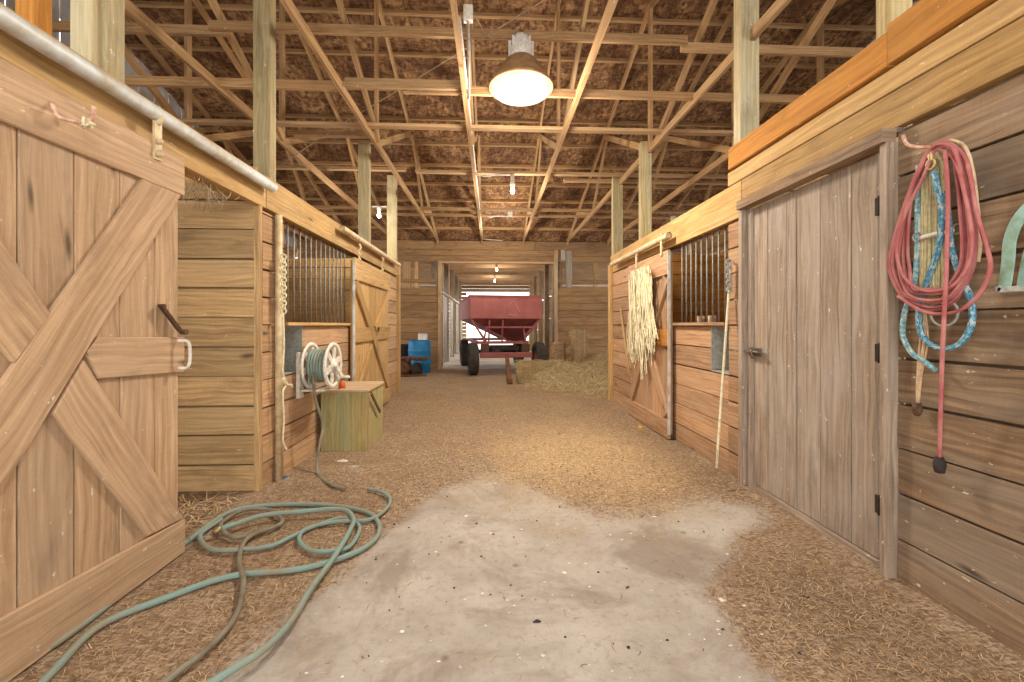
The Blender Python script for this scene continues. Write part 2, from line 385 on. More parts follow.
def tag(o, label=None, cat=None, group=None, kind=None):
    if label: o['label'] = label
    if cat: o['category'] = cat
    if group: o['group'] = group
    if kind: o['kind'] = kind
    return o
def root(name, loc, label, cat, group=None, kind=None):
    o = bpy.data.objects.new(name, None); o.empty_display_size = .1; o.location = loc; scene.collection.objects.link(o)
    return tag(o, label, cat, group, kind)
def S(o, label=None, cat=None): return tag(o, label, cat, None, 'structure')

# wall of horizontal boards in a plane X = const (thickness goes outwards) ------------------
PITCH = .2075
def hboards_X(mb, X, y0, y1, z0, z1, out, pitch=PITCH, gap=.010, th=.038, joints=()):
    z = z0
    while z < z1 - .02:
        zt = min(z + pitch, z1); cuts = [y0] + [j for j in joints if y0 < j < y1] + [y1]
        for a, b in zip(cuts[:-1], cuts[1:]):
            dx = U(0, .006); g = gap * U(.6, 1.5)
            x_in = X + out * dx; x_out = x_in + out * th
            mb.box(min(x_in, x_out), max(x_in, x_out), a + .001, b - .001, z + U(0, .002), zt - g, 1, .0015)
        z += pitch
    return mb
def hboards_Y(mb, Y, x0, x1, z0, z1, pitch=PITCH, gap=.010, th=.038, joints=()):
    z = z0
    while z < z1 - .02:
        zt = min(z + pitch, z1); cuts = [x0] + [j for j in joints if x0 < j < x1] + [x1]
        for a, b in zip(cuts[:-1], cuts[1:]):
            dy = U(0, .006)
            mb.box(a + .001, b - .001, Y + dy, Y + dy + th, z + U(0, .002), zt - gap * U(.5, 1.9), 0, .002)
        z += pitch
    return mb

# ================================================================== SETTING
YLP = 3.25                      # left partition seen through the near doorway
YLE = YX(399.5, XL)             # end of left stall row
YRE = YX(610.5, XR)             # end of right stall row
YFAR = 12.1                     # far cross wall
GL = 5.35; GX = 5.65                       # half width of the barn
def roofZ(y): return 5.62 - .311 * abs(y - 5.67)

# floor -----------------------------------------------------------
def sstep(a, b, x):
    t = max(0, min(1, (x - a) / (b - a))); return t * t * (3 - 2 * t)
def groundZ(x, y):
    z = .012 * math.sin(x * 2.1 + y * 1.3) * math.sin(y * .9 - x) * sstep(3, 5, y)
    z += .022 * sstep(1.05, 1.6, -x) + .02 * sstep(1.6, 1.95, x)
    return z
def floor_zone(x, y):
    # concrete pad in front: left edge drifts from x -0.98 (y 1.5) to -0.35 (y 3.5)
    le = -1.0 + (y - 1.4) * .30
    c = sstep(-.25, .25, x - le) * sstep(-.6, .6, 3.5 - .6 * sstep(-.1, .7, x) + .1 * math.sin(x * 5) - y)
    re = 1.02 + .35 * sstep(1.9, 2.4, y) + .5 * sstep(2.3, 2.8, y)
    re = re if y < 2.2 else re + .0
    c *= 1 - sstep(-.3, .3, x - re)
    ch = math.exp(-(((x - .85) / .95) ** 2 + ((y - 4.05) / 1.25) ** 2)) * .98 + .38 * sstep(4.5, 7, y)
    dk = 0
    dk = max(dk, .75 * math.exp(-(((x - 1.45) / .42) ** 2 + ((y - 1.75) / .42) ** 2)))
    dk = max(dk, .72 * sstep(.25, 1.0, -x - .95) * (1 - sstep(2.5, 3.3, y)) )
    dk = max(dk, .55 * math.exp(-(((x + 1.25) / .4) ** 2 + ((y - 3.0) / .8) ** 2)))
    dk = max(dk, .6 * sstep(1.2, 1.9, x) * sstep(2.5, 3.2, y) * (1 - sstep(4.5, 6, y)))
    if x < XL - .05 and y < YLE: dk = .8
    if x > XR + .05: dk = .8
    return c, ch, dk
def make_floor():
    xs = [-6.2 + 12.4 * i / 150 for i in range(151)]; ys = [-2.5 + 14.7 * j / 170 for j in range(171)]
    vs = [(x, y, groundZ(x, y)) for y in ys for x in xs]; nx = len(xs)
    fs = [(j * nx + i, j * nx + i + 1, (j + 1) * nx + i + 1, (j + 1) * nx + i) for j in range(len(ys) - 1) for i in range(nx - 1)]
    me = bpy.data.meshes.new('floor'); me.from_pydata(vs, [], fs)
    at = me.color_attributes.new('zone', 'FLOAT_COLOR', 'POINT'); c = []
    for v in vs: c.extend(floor_zone(v[0], v[1]) + (1,))
    at.data.foreach_set('color', c); me.polygons.foreach_set('use_smooth', [True] * len(fs))
    me.materials.append(M['floor']); o = bpy.data.objects.new('floor', me); scene.collection.objects.link(o)
    sb = MB(); sb.box(-6.2, 6.2, -2.5, 12.2, -.12, -.03); sb.build('floor_base', 'floor', o)
    return S(o, 'dirt and worn concrete barn aisle floor strewn with straw', 'floor')
make_floor()
fb = MB(); fb.box(-12, 12, 12.2, 60, -.1, .0, 0)
S(fb.build('floor', plain('pale_concrete_apron', (206, 198, 186), .9, 0, .2, (178, 160, 138), 2)), 'pale concrete floor of the rear barn beyond the cross wall', 'floor')

# roof ------------------------------------------------------------
def make_roof():
    o = root('ceiling', (0, 5.67, 5.62), 'brown strand board roof underside with purlins', 'ceiling', None, 'structure')
    for sgn, ye in ((1, 12.25), (-1, -0.7)):
        mb = MB(); z1 = roofZ(ye); mb.poly([(-GX - .3, 5.67, 5.66), (GX + .3, 5.67, 5.66), (GX + .3, ye, z1 + .04), (-GX - .3, ye, z1 + .04)],
                [(-GX - .3, 5.67, 5.63), (GX + .3, 5.67, 5.63), (GX + .3, ye, z1 + .01), (-GX - .3, ye, z1 + .01)])
        mb.build('roof_sheathing', 'osb', o)
    y = 5.95
    while y < 12:
        mb = MB(); z = roofZ(y) - .015
        ax = Vector((1, 0, 0)); sl = Vector((0, 1, -.311)).normalized(); nn = ax.cross(sl)
        mb.obox(Vector((0, y, z)), ax, sl, nn, (2 * GX, .038, .075), 0); mb.build('purlin', 'truss', o); y += .61
make_roof()
TX = [-4.95, -3.87, -2.70, -1.50, -.28, .88, 2.12, 3.28, 4.48]
def make_truss(i, X):
    words = ['roof truss nearest the left gable wall', 'second roof truss from the left gable, above the left stalls', 'roof truss over the left stalls, just left of the aisle posts',
             'roof truss along the left edge of the aisle beside the left posts', 'roof truss over the aisle, carrying the grey conduit left of the big lamp', 'roof truss over the aisle, first one right of the big lamp',
             'roof truss along the right edge of the aisle, beside the right posts', 'roof truss over the right stalls, first one outside the right posts', 'roof truss nearest the right gable wall']
    t = root('roof_truss', (X, 5.67, 3.6), 'pale lumber ' + words[i], 'roof truss', 'roof trusses running along the aisle')
    w = .038
    def pc(name, a, b, off=0): MB().beam((X + off, a[0], a[1]), (X + off, b[0], b[1]), w, .089, (0, 0, 1) if abs(b[0] - a[0]) > .01 else (0, 1, 0), .001).build(name, 'truss', t)
    pc('bottom_chord', (-.6, 3.6), (12.05, 3.6))
    pc('top_chord', (5.67, 5.62 - .10), (12.05, roofZ(12.05) - .10)); pc('top_chord', (5.67, 5.62 - .10), (-.6, roofZ(-.6) - .10))
    pc('king_post', (5.67, 3.6), (5.67, 5.5))
    for a, b in (((5.62, 3.62), (3.34, 4.78)), ((3.34, 4.78), (2.18, 3.62)), ((5.72, 3.62), (8.0, 4.78)), ((8.0, 4.78), (9.16, 3.62)), ((9.2, 3.62), (10.5, 4.0))):
        pc('web', a, b, w if a[0] in (5.62, 8.0) else 0)
for i, X in enumerate(TX): make_truss(i, X)
# lateral braces across the trusses
def brace(x0, x1, y, z, h, w, label, jitz=0):
    o = MB().beam((x0, y, z), (x1, y, z + jitz), w, h, (0, 0, 1), .001).build('lateral_brace', 'truss')
    return tag(o, label, 'brace', 'lateral roof braces across the aisle')
brace(-5.25, -2.6, 4.36, 4.13, .089, .038, 'nearest high lateral roof brace, its left length over the left stalls')
brace(-2.75, 2.0, 4.32, 4.155, .089, .038, 'nearest high lateral roof brace, its middle length behind the hanging lamp hook')
brace(1.95, 5.3, 4.36, 4.11, .089, .038, 'nearest high lateral roof brace, its right length behind the near right post')
brace(-5.25, -1.48, 4.38, 3.63, .089, .038, 'second lateral brace, left length ending at the left edge truss')
brace(-1.46, -.3, 4.35, 3.65, .089, .038, 'second lateral brace, short length between the two trusses left of the lamp')
brace(-.9, 5.3, 4.42, 3.635, .08, .038, 'second lateral brace, long right length passing under the lamp height')
brace(-5.25, 5.3, 5.25, 3.64, .038, .089, 'thin third lateral brace running flat across the whole roof')
brace(-2.75, -1.45, 5.95, 3.83, .06, .089, 'short flat brace resting on top of the second left post')
brace(-3.9, -1.5, 7.55, 3.94, .05, .089, 'flat brace resting on top of the third left post')
brace(-1.2, 5.3, 6.85, 3.66, .038, .089, 'flat fourth lateral brace carrying the middle bare bulb')
brace(1.2, 5.3, 7.15, 3.66, .05, .089, 'doubled brace just behind the fourth one over the right stalls')
brace(-5.25, 5.3, 9.05, 3.67, .05, .089, 'farthest lateral brace, just in front of the far wall lintel')
brace(-5.25, 5.3, 9.5, 3.66, .038, .089, 'last thin brace, close behind the farthest thick one')

# gable walls -----------------------------------------------------
def gable(side):
    X = GX if side > 0 else -GL; nm = 'wall_left_gable' if side < 0 else 'wall_right_gable'; mb = MB()
    ys = [-.7 + .15 * k for k in range(int(12.9 / .15) + 1)]
    for k in range(len(ys) - 1):                 # ribbed sheet: alternate depth
        y0, y1 = ys[k], ys[k + 1]; dx = .02 * side if k % 2 else 0
        zb = 3.3 if side < 0 else 4.4; z0, z1 = roofZ(y0), roofZ(y1)
        mb.poly([(X + dx, y0, zb), (X + dx, y1, zb), (X + dx, y1, z1), (X + dx, y0, z0)], [(X + dx + .012 * side, y0, zb), (X + dx + .012 * side, y1, zb), (X + dx + .012 * side, y1, z1), (X + dx + .012 * side, y0, z0)])
    o = mb.build(nm, 'siding'); S(o, 'ribbed grey metal gable siding above the %s stalls' % ('left' if side < 0 else 'right'), 'wall')
    g = MB()
    for z in (2.55, 3.2, 3.9, 4.6): g.box(X - .06 * side - .02, X - .06 * side + .02, -.5 + max(0, (z - 3.6) / .311), 11.9 - max(0, (z - 3.6) / .311), z, z + .1, 1)
    g.build('girt', 'truss', o)
    b = MB(); hboards_X(b, X, -.7, (YLE if side < 0 else YRE), 0, 2.44, side); hboards_X(b, X, -.7, 12.0, 2.45, 3.3, side)
    if side > 0: hboards_X(b, X, 1.4, 10.0, 3.3, 4.5, side); hboards_X(b, X, 10.0, 11.95, 3.3, 3.7, side)
    b.build('lower_boards', 'stall_in', o)
gable(-1); gable(1)

# left stall fronts -----------------------------------------------
yw0, yw1 = YX(284, XL), YX(351, XL); yf = YX(302.5, XL)
SILL = 1.235
wl = MB()
hboards_X(wl, XL, 3.275, yw0, 0, 2.10, -1)                       # pier beside the near doorway
hboards_X(wl, XL, yw0, yw1 + .1, 0, .83, -1); hboards_X(wl, XL, yf, yw1 + .1, .83, SILL, -1)
hboards_X(wl, XL, YX(388, XL), YLE - .02, 0, 2.10, -1)
hboards_X(wl, XL, -.75, .35, 0, 2.10, -1)
o = wl.build('wall_left', 'leftwall', None, .002); S(o, 'honey coloured board front of the left stalls', 'wall')
lo = MB(); hboards_X(lo, XL + .001, 3.27, yw1, .0, .0, -1)
hd = MB(); hd.box(XL - .05, XL + .0, -.75, 3.32, 2.12, 2.36, 1, .001); hd.box(XL - .05, XL + .003, 3.323, YLE, 2.12, 2.365, 1, .001)
hd.box(XL - .20, XL - .05, -.75, YLE, 2.16, 2.19, 1); S(hd.build('trim_1', 'honey', None, .003), 'honey pine header beam over the left stalls', 'beam')
# jambs of left front
j = MB(); j.box(XL - .045, XL - .0, 3.235, 3.272, 0, 2.12, 2, .001); S(j.build('trim_2', 'stall_in', None, .003), 'dull brown jamb at the far side of the near left doorway', 'trim')
j = MB(); yj = YX(280, XL + .04); j.tube([(XL + .03, yj, .0), (XL + .03, yj, 2.10)], .026, 10); S(j.build('trim_3', 'pipe_tan'), 'pale rounded upright strip left of the left barred window', 'trim')
j = MB(); j.box(XL - .10, XL + .02, YLE - .14, YLE - .0, 0, 2.30, 2, .001); j.box(XL - .02, XL + .05, YLE - .24, YLE - .15, 0, 2.14, 2, .001)
S(j.build('trim_4', 'honey', None, .003), 'honey pine end post of the left stall row', 'post')
# partitions
p = MB(); hboards_Y(p, YLP, -GL, XL - .04, 0.0, 2.42, .2165, .010); p.box(-GL, XL - .05, YLP + .05, YLP + .06, 0, 2.4, 0); S(p.build('wall_left_partition', 'stall_in', None, .002), 'board partition seen through the near left doorway', 'wall')  # thin sheet behind the partition added to stop light leaking through gaps
p = MB(); hboards_Y(p, YLE - .1, -GL, XL - .02, 0.0, 2.45); p.box(-GL, XL - .05, YLE - .05, YLE - .04, 0, 2.4, 0); S(p.build('wall_left_end_partition', 'honey', None, .002), 'board partition seen through the left window bars', 'wall')  # added backing sheet keeps daylight out of the board gaps
p = MB(); hboards_Y(p, YRE - .1, XR + .02, GX, 0.0, 2.40); p.box(XR + .05, GX, YRE - .05, YRE - .04, 0, 2.38, 0); S(p.build('wall_right_end_partition', 'orange', None, .002), 'orange board partition seen through the right window bars', 'wall')  # backing sheet added so no daylight shows between the boards
p = MB(); hboards_Y(p, 3.22, XR + .06, GX, 0.0, 2.42); S(p.build('wall_right_partition', 'stall_in', None, .002), 'board partition behind the grey boarded door', 'wall')

# right stall fronts ----------------------------------------------
yr0, yr1 = YX(728, XR), YX(674, XR); yrf = YX(711, XR); ygd = YX(748, XR); yg2 = YX(878, XR); yn = YX(897, XR)
wr = MB()
hboards_X(wr, XR, YX(741, XR), yr0, 0, 2.08, 1)
hboards_X(wr, XR, yr0, yr1 + .1, 0, .83, 1); hboards_X(wr, XR, yrf, yr1 + .1, .83, SILL, 1)
hboards_X(wr, XR, YX(632, XR), YRE - .02, 0, 2.08, 1)
S(wr.build('wall_right', 'redboard', None, .002), 'reddish board front of the far right stall', 'wall')
wn = MB(); hboards_X(wn, XR, -.75, yn, 0, 2.19, 1, .2175, .010)
wn.box(XR + .042, XR + .05, -.75, yn, 0, 2.19, 1, 0, .2); S(wn.build('wall_right_near', 'wallnear', None, .002), 'brown grey board wall where the ropes hang', 'wall')  # added backing sheet blocks outside light, so the gaps read dark
hd = MB(); ym = YX(729, XR)
hd.box(XR, XR + .05, YX(741, XR), YRE, 2.09, 2.375, 1, .001); hd.box(XR + .05, XR + .2, ym, YRE, 2.13, 2.16, 1)
S(hd.build('trim_5', 'honey', None, .003), 'honey pine header beam over the far right stall', 'beam')
hd = MB(); hd.box(XR, XR + .04, -.75, YX(741.5, XR), 2.195, 2.375, 1, .001); hd.box(XR, XR + .04, -.75, ym + .02, 2.383, 2.495, 1, .001)
S(hd.build('trim_6', 'honey', None, .003), 'two brown boards under the orange beam on the near right wall', 'trim')
hd = MB(); hd.box(XR - .03, XR + .04, -.75, YX(887, XR - .03), 2.505, 2.70, 1, .001, .45); hd.box(XR - .03, XR + .04, YX(887, XR - .03), YX(728, XR - .03), 2.50, 2.67, 1, .001, .6)
S(hd.build('trim_7', 'orange', None, .003), 'orange stained top beam of the near right wall', 'beam')
hd = MB(); hd.box(XR - .075, XR, yn, ygd + .03, 2.12, 2.19, 1, .001); hd.box(XR, XR + .06, yn, ygd, 2.17, 2.2, 1)
S(hd.build('trim_8', 'wallnear', None, .003), 'projecting rail above the grey boarded door', 'trim')
j = MB(); j.box(XR - .05, XR + .05, ygd - .0, ygd + .045, 0, 2.12, 2, .001); j.box(XR - .01, XR + .05, ygd - .045, ygd, 0, 2.12, 2, .001)
S(j.build('trim_9', 'greydoor', None, .003), 'pale grey jamb on the latch side of the grey boarded door', 'trim')
yp0, yp1 = YX(897, XR), YX(879, XR - .05)
j = MB(); j.box(XR - .05, XR + .04, yp0, yp1, .0, 2.125, 2, .001); S(j.build('trim_10', 'greydoor', None, .004), 'grey upright post on the hinge side of the grey boarded door', 'post')
j = MB(); j.box(XR - .04, XR + .08, YRE - .13, YRE, 0, 2.22, 2, .001); S(j.build('trim_11', 'honey', None, .003), 'honey pine end post of the right stall row', 'post')

# grey boarded door -----------------------------------------------
d = root('door_1', (XR, ygd, 0), 'wide grey weathered door of vertical boards on the right wall', 'door', None, 'structure')
edges = [yg2 + .01] + [YX(x, XR + .01) for x in (851, 820, 796, 786, 767, 753)] + [ygd - .046]
mb = MB()
for a, b in zip(edges[:-1], edges[1:]): mb.box(XR + .01 + U(0, .006), XR + .045, a + .003, b - .003, .05, 2.115, 2, .001)
mb.build('door_panel', 'greydoor', d, .003)
mb = MB(); mb.box(XR - .01, XR + .05, yg2, ygd, .0, .045, 1); mb.build('threshold', 'greydoor', d)
for hy in (206, 353, 505):
    c = onX(879, hy, XR + .005); g_ = MB(); g_.box(c.x - .002, c.x + .006, c.y - .004, c.y + .022, c.z - .045, c.z + .045); g_.tube([(c.x - .004, c.y - .004, c.z - .05), (c.x - .004, c.y - .004, c.z + .05)], .006); g_.build('hinge', 'black', d)
lt = MB(); c = onX(756, 352, XR - .01)
lt.box(c.x - .012, c.x, c.y - .07, c.y + .07, c.z - .03, c.z + .03); lt.tube([(c.x - .025, c.y - .09, c.z), (c.x - .025, c.y + .09, c.z)], .009); lt.tube([(c.x - .04, c.y - .02, c.z - .05), (c.x - .035, c.y, c.z + .0), (c.x - .03, c.y + .01, c.z + .02)], .007)
lt.build('latch', 'steel', d)

# windows with bars -----------------------------------------------
def barred(name, X, y0, y1, z0, z1, n, out, label, framem):
    w = root(name, (X, (y0 + y1) / 2, z0), label, 'window', None, 'structure')
    mb = MB(); mb.box(X - .035, X + .075 if out > 0 else X + .035, y0, y1, z0, z0 + .028, 1); 
    mb.build('window_sill', framem, w, .002)
    for k in range(n):
        y = y0 + (y1 - y0) * (k + .6) / n
        MB().tube([(X + out * .06, y, z0 + .02), (X + out * .06 + U(-.003, .003), y + U(-.002, .002), (z0 + z1) / 2), (X + out * .06, y, z1 + .02)], .0085, 8).build('bar', 'bar', w)
barred('window_1', XL, yw0, yw1, SILL, 2.13, 14, -1, 'barred opening in the left stall front with upright steel bars', 'honey')
barred('window_2', XR, yr1, yr0, SILL, 2.10, 10, 1, 'barred opening in the right stall front with upright steel bars', 'redboard')

# sliding doors ---------------------------------------------------
def bar_yz(mb, X0, X1, a, b, w, clip=None, tone=None):
    """flat brace in a door plane between (y,z) points a and b"""
    a = Vector((0, *a)); b = Vector((0, *b)); t = (b - a).normalized(); n = Vector((0, -t.z, t.y)) * w / 2
    ring = [a + n, b + n, b - n, a - n]
    u0 = U(0, 30); v0 = U(0, 9); base = len(mb.v); tn = (R() if tone is None else tone, R(), R()); L = (b - a).length
    for X in (X0, X1):
        for q in ring: mb.v.append((X, q.y, q.z))
    uvs = [(u0, v0), (u0 + L, v0), (u0 + L, v0 + w), (u0, v0 + w)] * 2
    for idx in ((0, 1, 2, 3), (7, 6, 5, 4), (0, 4, 5, 1), (1, 5, 6, 2), (2, 6, 7, 3), (3, 7, 4, 0)): mb.face(tuple(base + i for i in idx), [uvs[i] for i in idx], tn)
# near left door
XD = XL + .03; FX = XL + .065
yde = YX(185.5, FX); yd0 = yde - 1.55
d = root('door_2', (XD, yd0, 0), 'large dusty sliding door with crossed braces at the near left', 'door', None, 'structure')
mb = MB(); vb = [yd0 + .005] + [YX(x, XD) for x in (-300, 15, 70, 117, 152)] + [yde - .03]
vb = [yd0, yd0 + .2, yd0 + .42, yd0 + .63] + [YX(x, XD) for x in (14, 71, 117, 152)] + [yde - .02]
vb = sorted(v for v in vb if v >= yd0)
for a, b in zip(vb[:-1], vb[1:]): mb.box(XD - .012, XD + .012 + U(0, .003), a + .003, b - .003, .1, 2.1, 2, .001)
mb.build('door_panel', 'door_near', d, .003)
mb = MB(); mb.box(XD + .013, FX - .002, yd0, yde, 1.925, 2.13, 1, .001); mb.build('top_rail', 'door_near', d, .004)
mb = MB(); zb = onX(186, 518, FX).z
mb.poly([(XD + .013, yd0, .03), (XD + .013, yde, .03), (XD + .013, yde, zb), (XD + .013, yd0, .30)], [(FX, yd0, .03), (FX, yde, .03), (FX, yde, zb), (FX, yd0, .30)])
mb.build('bottom_rail', 'door_near', d, .004)
# crossed braces located from the photograph on the door face
def DP(px, py): q = onX(px, py, FX); return (q.y, q.z)
def ext(p, q, z):                     # follow line p-q in the door face to height z
    k = (z - p[1]) / (q[1] - p[1]); return (p[0] + (q[0] - p[0]) * k, z)
def slab(ring, x1, name):
    ring = [(max(yd0, y), z) for y, z in ring]
    mb = MB(); mb.poly([(XD + .013, y, z) for y, z in ring], [(x1, y, z) for y, z in ring])
    # figure of the wood along the brace
    a = Vector(ring[0]) ; b = Vector(ring[1]); t_ = (b - a).normalized(); n_ = Vector((-t_.y, t_.x)); u0 = U(0, 30)
    mb.uv = [(u0 + Vector((mb.v[i][1], mb.v[i][2])).dot(t_), Vector((mb.v[i][1], mb.v[i][2])).dot(n_) + mb.v[i][0]) for f in mb.f for i in f]
    mb.build(name, 'door_near', d, .004)
u1, u2 = DP(143.6, 180), DP(0, 387); l1, l2 = DP(186, 188), DP(0, 495)
yb_ = yd0 + .01
def exty(p, q, y): k = (y - p[0]) / (q[0] - p[0]); return (y, p[1] + (q[1] - p[1]) * k)
slab([exty(l1, l2, yb_), l1, (l1[0] - .02, 1.925), ext(u1, u2, 1.925), exty(u1, u2, yb_)] if l1[1] < 1.92 else [exty(l1, l2, yb_), ext(l1, l2, 1.925), ext(u1, u2, 1.925), exty(u1, u2, yb_)], FX, 'diagonal_brace')
g1, g2 = DP(85, 360), DP(184.5, 518); h1, h2 = DP(54, 414), DP(148, 536.5)
slab([g1, g2, h2, h1], FX - .001, 'diagonal_brace')
m1, m2 = DP(0, 236), DP(52, 314); n1, n2 = DP(0, 344), DP(16, 363)
slab([ext(m1, m2, 1.92), m2, n2, ext(n1, n2, 1.60)], FX - .001, 'diagonal_brace')
z0, z1 = onX(186, 372, FX).z, onX(186, 337, FX).z
r1 = DP(100, 337); r2 = DP(88, 352); r3 = DP(100, 379)
slab([r3, (yde, z0), (yde, z1), r1, r2], FX - .003, 'middle_rail')

mb = MB(); a = onX(178, 341, FX + .004); b = onX(178, 368, FX + .004)
mb.tube([a, a + Vector((.035, .01, .0)), a + Vector((.045, .02, -.03)), b + Vector((.045, .02, .03)), b + Vector((.035, .01, 0)), b], .008, 8, 4); mb.build('pull_handle', 'white', d)
mb = MB(); a = onX(161, 306, FX); b = onX(181, 332, FX + .01); mb.beam(a, b, .012, .05, (0, -.5, .5)); mb.tube([b + Vector((0, 0, 0)), b + Vector((.03, .0, 0))], .014); mb.tube([a, a + Vector((.02, 0, 0))], .01)
mb.build('latch', 'rust', d)
def hanger(px, py0, py1, X, par, w=.035, mat='pipe_tan'):
    mb = MB(); a = onX(px, py0, X); b = onX(px, py1, X); mb.box(X - .004, X + .008, a.y - w / 2, a.y + w / 2, b.z, a.z)
    mb.lathe([(.0, -.01), (.018, -.008), (.018, .008), (0, .01)], (X + .014, a.y, b.z + .03), (1, 0, 0), 10); mb.lathe([(.0, -.01), (.014, -.008), (.014, .008), (0, .01)], (X + .014, a.y, b.z + .09), (1, 0, 0), 10)
    mb.tube([(X, a.y, a.z - .01), (X + .02, a.y, a.z + .03), (X + .0, a.y, a.z + .07)], .014, 8, 3); mb.build('track_hanger', mat, par)
hanger(157, 122, 160, FX, d, .045)
# wire hook on the near door
hk = MB(); pts = [onX(x, y, FX + z) for x, y, z in ((52, 103, .0), (58, 116, .03), (72, 121, .05), (84, 122, .06), (92, 118, .08), (94, 106, .10))]
hk.tube(pts, .0075, 8, 5); hr = hk.build('wire_hook', 'pinkrust'); tag(hr, 'rusty pink wire hook screwed to the top rail of the near left door', 'hook')
kn = MB(); q = onX(86, 126, FX + .06)
for k in range(7): kn.tube([q + Vector((U(-.02, .02), U(-.02, .02), U(-.01, .03))) for _ in range(5)], .005, 6, 4)
kn.build('twine_knot', 'twine', hr)

def xdoor(name, X, ya, yb, z0, z1, out, mat, mat2, label):
    """small sliding stall door; out = +1 when the aisle is on +x side"""
    d = root(name, (X, ya, 0), label, 'door', None, 'structure')
    n = 5; mb = MB()
    for k in range(n):
        a = ya + (yb - ya) * k / n; b = ya + (yb - ya) * (k + 1) / n; mb.box(min(X, X + out * .022), max(X, X + out * .022), a + .003, b - .003, z0 + .05, z1 - .03, 2, .001)
    mb.build('door_panel', mat, d, .003)
    xa, xb = X + out * .023, X + out * .058; xs = (min(xa, xb), max(xa, xb)); h = z1 - z0
    mb = MB(); mb.box(xs[0], xs[1], ya, yb, z1 - .26, z1, 1, .001); mb.build('top_rail', mat, d, .003)
    mb = MB(); mb.box(xs[0], xs[1], ya, yb, z0, z0 + .2, 1, .001); mb.build('bottom_rail', mat, d, .003)
    zm = (z0 + z1) / 2 + .0; ymd = (ya + yb) / 2
    L = [(ya + .06, z1 - .28), (ymd, zm)]; 
    bar_w = .14
    mb = MB(); bar_yz(mb, xa, xb, (ya + .07, z1 - .30), (ymd - .0, zm + .0), bar_w); bar_yz(mb, xa, xb, (ymd, zm), (yb - .07, z0 + .24), bar_w); mb.build('diagonal_brace', mat, d, .003)
    mb = MB(); bar_yz(mb, xa, xb - out * .002, (yb - .07, z1 - .30), (ymd + .09, zm + .12), bar_w); bar_yz(mb, xa, xb - out * .002, (ya + .07, z0 + .24), (ymd - .09, zm - .12), bar_w); mb.build('diagonal_brace', mat, d, .003)
    mb = MB(); mb.box(xs[0], xs[1] - .002, ya, ymd - .12, zm - .02, zm + .16, 1); mb.box(xs[0], xs[1] - .002, ymd + .12, yb, zm - .02, zm + .16, 1); mb.build('middle_rail', mat2, d, .003)
    mb = MB(); mb.box(min(xb, xb - out * .028), max(xb, xb - out * .028) , ya - .012, ya - .001, z0 + .05, z1 - .02); mb.build('edge_strip', 'pipe_paint', d)
    return d
d3 = xdoor('door_3', XL + .03, YX(352, XL + .05), YX(388, XL + .05), .06, 2.04, 1, M['honey'], M['honey'], 'honey pine sliding door with crossed braces on the far left stall')
hanger(359, 250, 262, XL + .09, d3, .04, M['pipe_tan']); hanger(382, 262, 272, XL + .09, d3, .04, M['pipe_tan'])
d4 = xdoor('door_4', XR - .03, YX(671, XR - .05), YX(631, XR - .05), .025, 2.04, -1, M['redboard'], M['orange'], 'reddish sliding door with crossed braces on the far right stall')
hanger(661, 240, 256, XR - .10, d4, .04, M['pipe_tan']); hanger(636, 255, 268, XR - .10, d4, .04, M['pipe_tan'])

# ================================================================== tracks
def track(pa, pb, X, r, mat, label, name='door_track'):
    a = onX(pa[0], pa[1], X); b = onX(pb[0], pb[1], X); z = (a.z + b.z) / 2
    t = MB(); t.tube([(X, a.y, z), (X, b.y, z)], r, 14, cap=False); t.tube([(X, a.y + .01, z), (X, b.y - .01, z)], r * .8, 14)
    o = tag(t.build(name, mat), label, 'door track')
    for f in (.12, .5, .88):
        k = MB()
        y = a.y + (b.y - a.y) * f; sx = 1 if X < 0 else -1
        k.box(min(X - sx * .05, X), max(X - sx * .05, X), y - .02, y + .02, z - .012, z + .03)
        k.build('track_bracket', 'steel', o)
    return o
o = MB(); o.tube([(XL + .06, -.7, 2.27), (XL + .06, YX(273, XL + .06), 2.27)], .036, 16)
tag(o.build('door_track', 'pipe_paint'), 'long pale grey round pipe track above the near left door', 'door track')
track((342, 231), (399, 263), XL + .08, .034, 'pipe_tan', 'dusty tan pipe track over the far left sliding door')
track((669, 233), (612, 266), XR - .08, .036, 'pipe_tan', 'pale pipe track over the far right sliding door')

# ================================================================== posts
def post(xc, yc, w, dpt, z0, z1, label, mat='post'):
    o = MB().box(xc - w / 2, xc + w / 2, yc - dpt / 2, yc + dpt / 2, z0, z1, 2, .001).build('timber_post', mat, None, .005)
    return tag(o, label, 'post', 'square timber posts carrying the roof')
def postpx(pxl, pxr, X, z1, label, mat='post', z0=0.0):
    if z1 > 100: z1 = onX((pxl + pxr) / 2, z1, X).z + (0 if z1 > 160 else .0)
    c = onX((pxl + pxr) / 2, HZ, X); depth = c.dot(FW) - CAM.dot(FW); w = (pxr - pxl) * depth / F
    return post(X, c.y + .05, w, .10, z0, z1, label, mat)
postpx(253, 270, -1.90, 4.7, 'thick pale timber post rising beside the end of the near left track')
postpx(358, 369, -1.84, 143, 'pale timber post above the far left sliding door, the nearer of the pair')
postpx(387, 396, -1.84, 175, 'pale timber post above the left stall end, the farther of the pair')
postpx(740, 760, 2.10, 4.7, 'thick pale timber post at the corner of the orange beam on the right')
postpx(641, 652, 2.08, 141, 'pale timber post above the far right sliding door, the nearer of the pair')
postpx(613, 623, 2.08, 176, 'pale timber post above the right stall end, the farther of the pair')
postpx(70, 92, -1.88, 4.35, 'greyish half of the doubled timber post at the top left, its left timber')
postpx(92, 107, -1.84, 4.35, 'honey half of the doubled timber post at the top left, its right timber')
postpx(892, 914, 2.12, 4.35, 'timber post at the top right corner behind the orange beam')
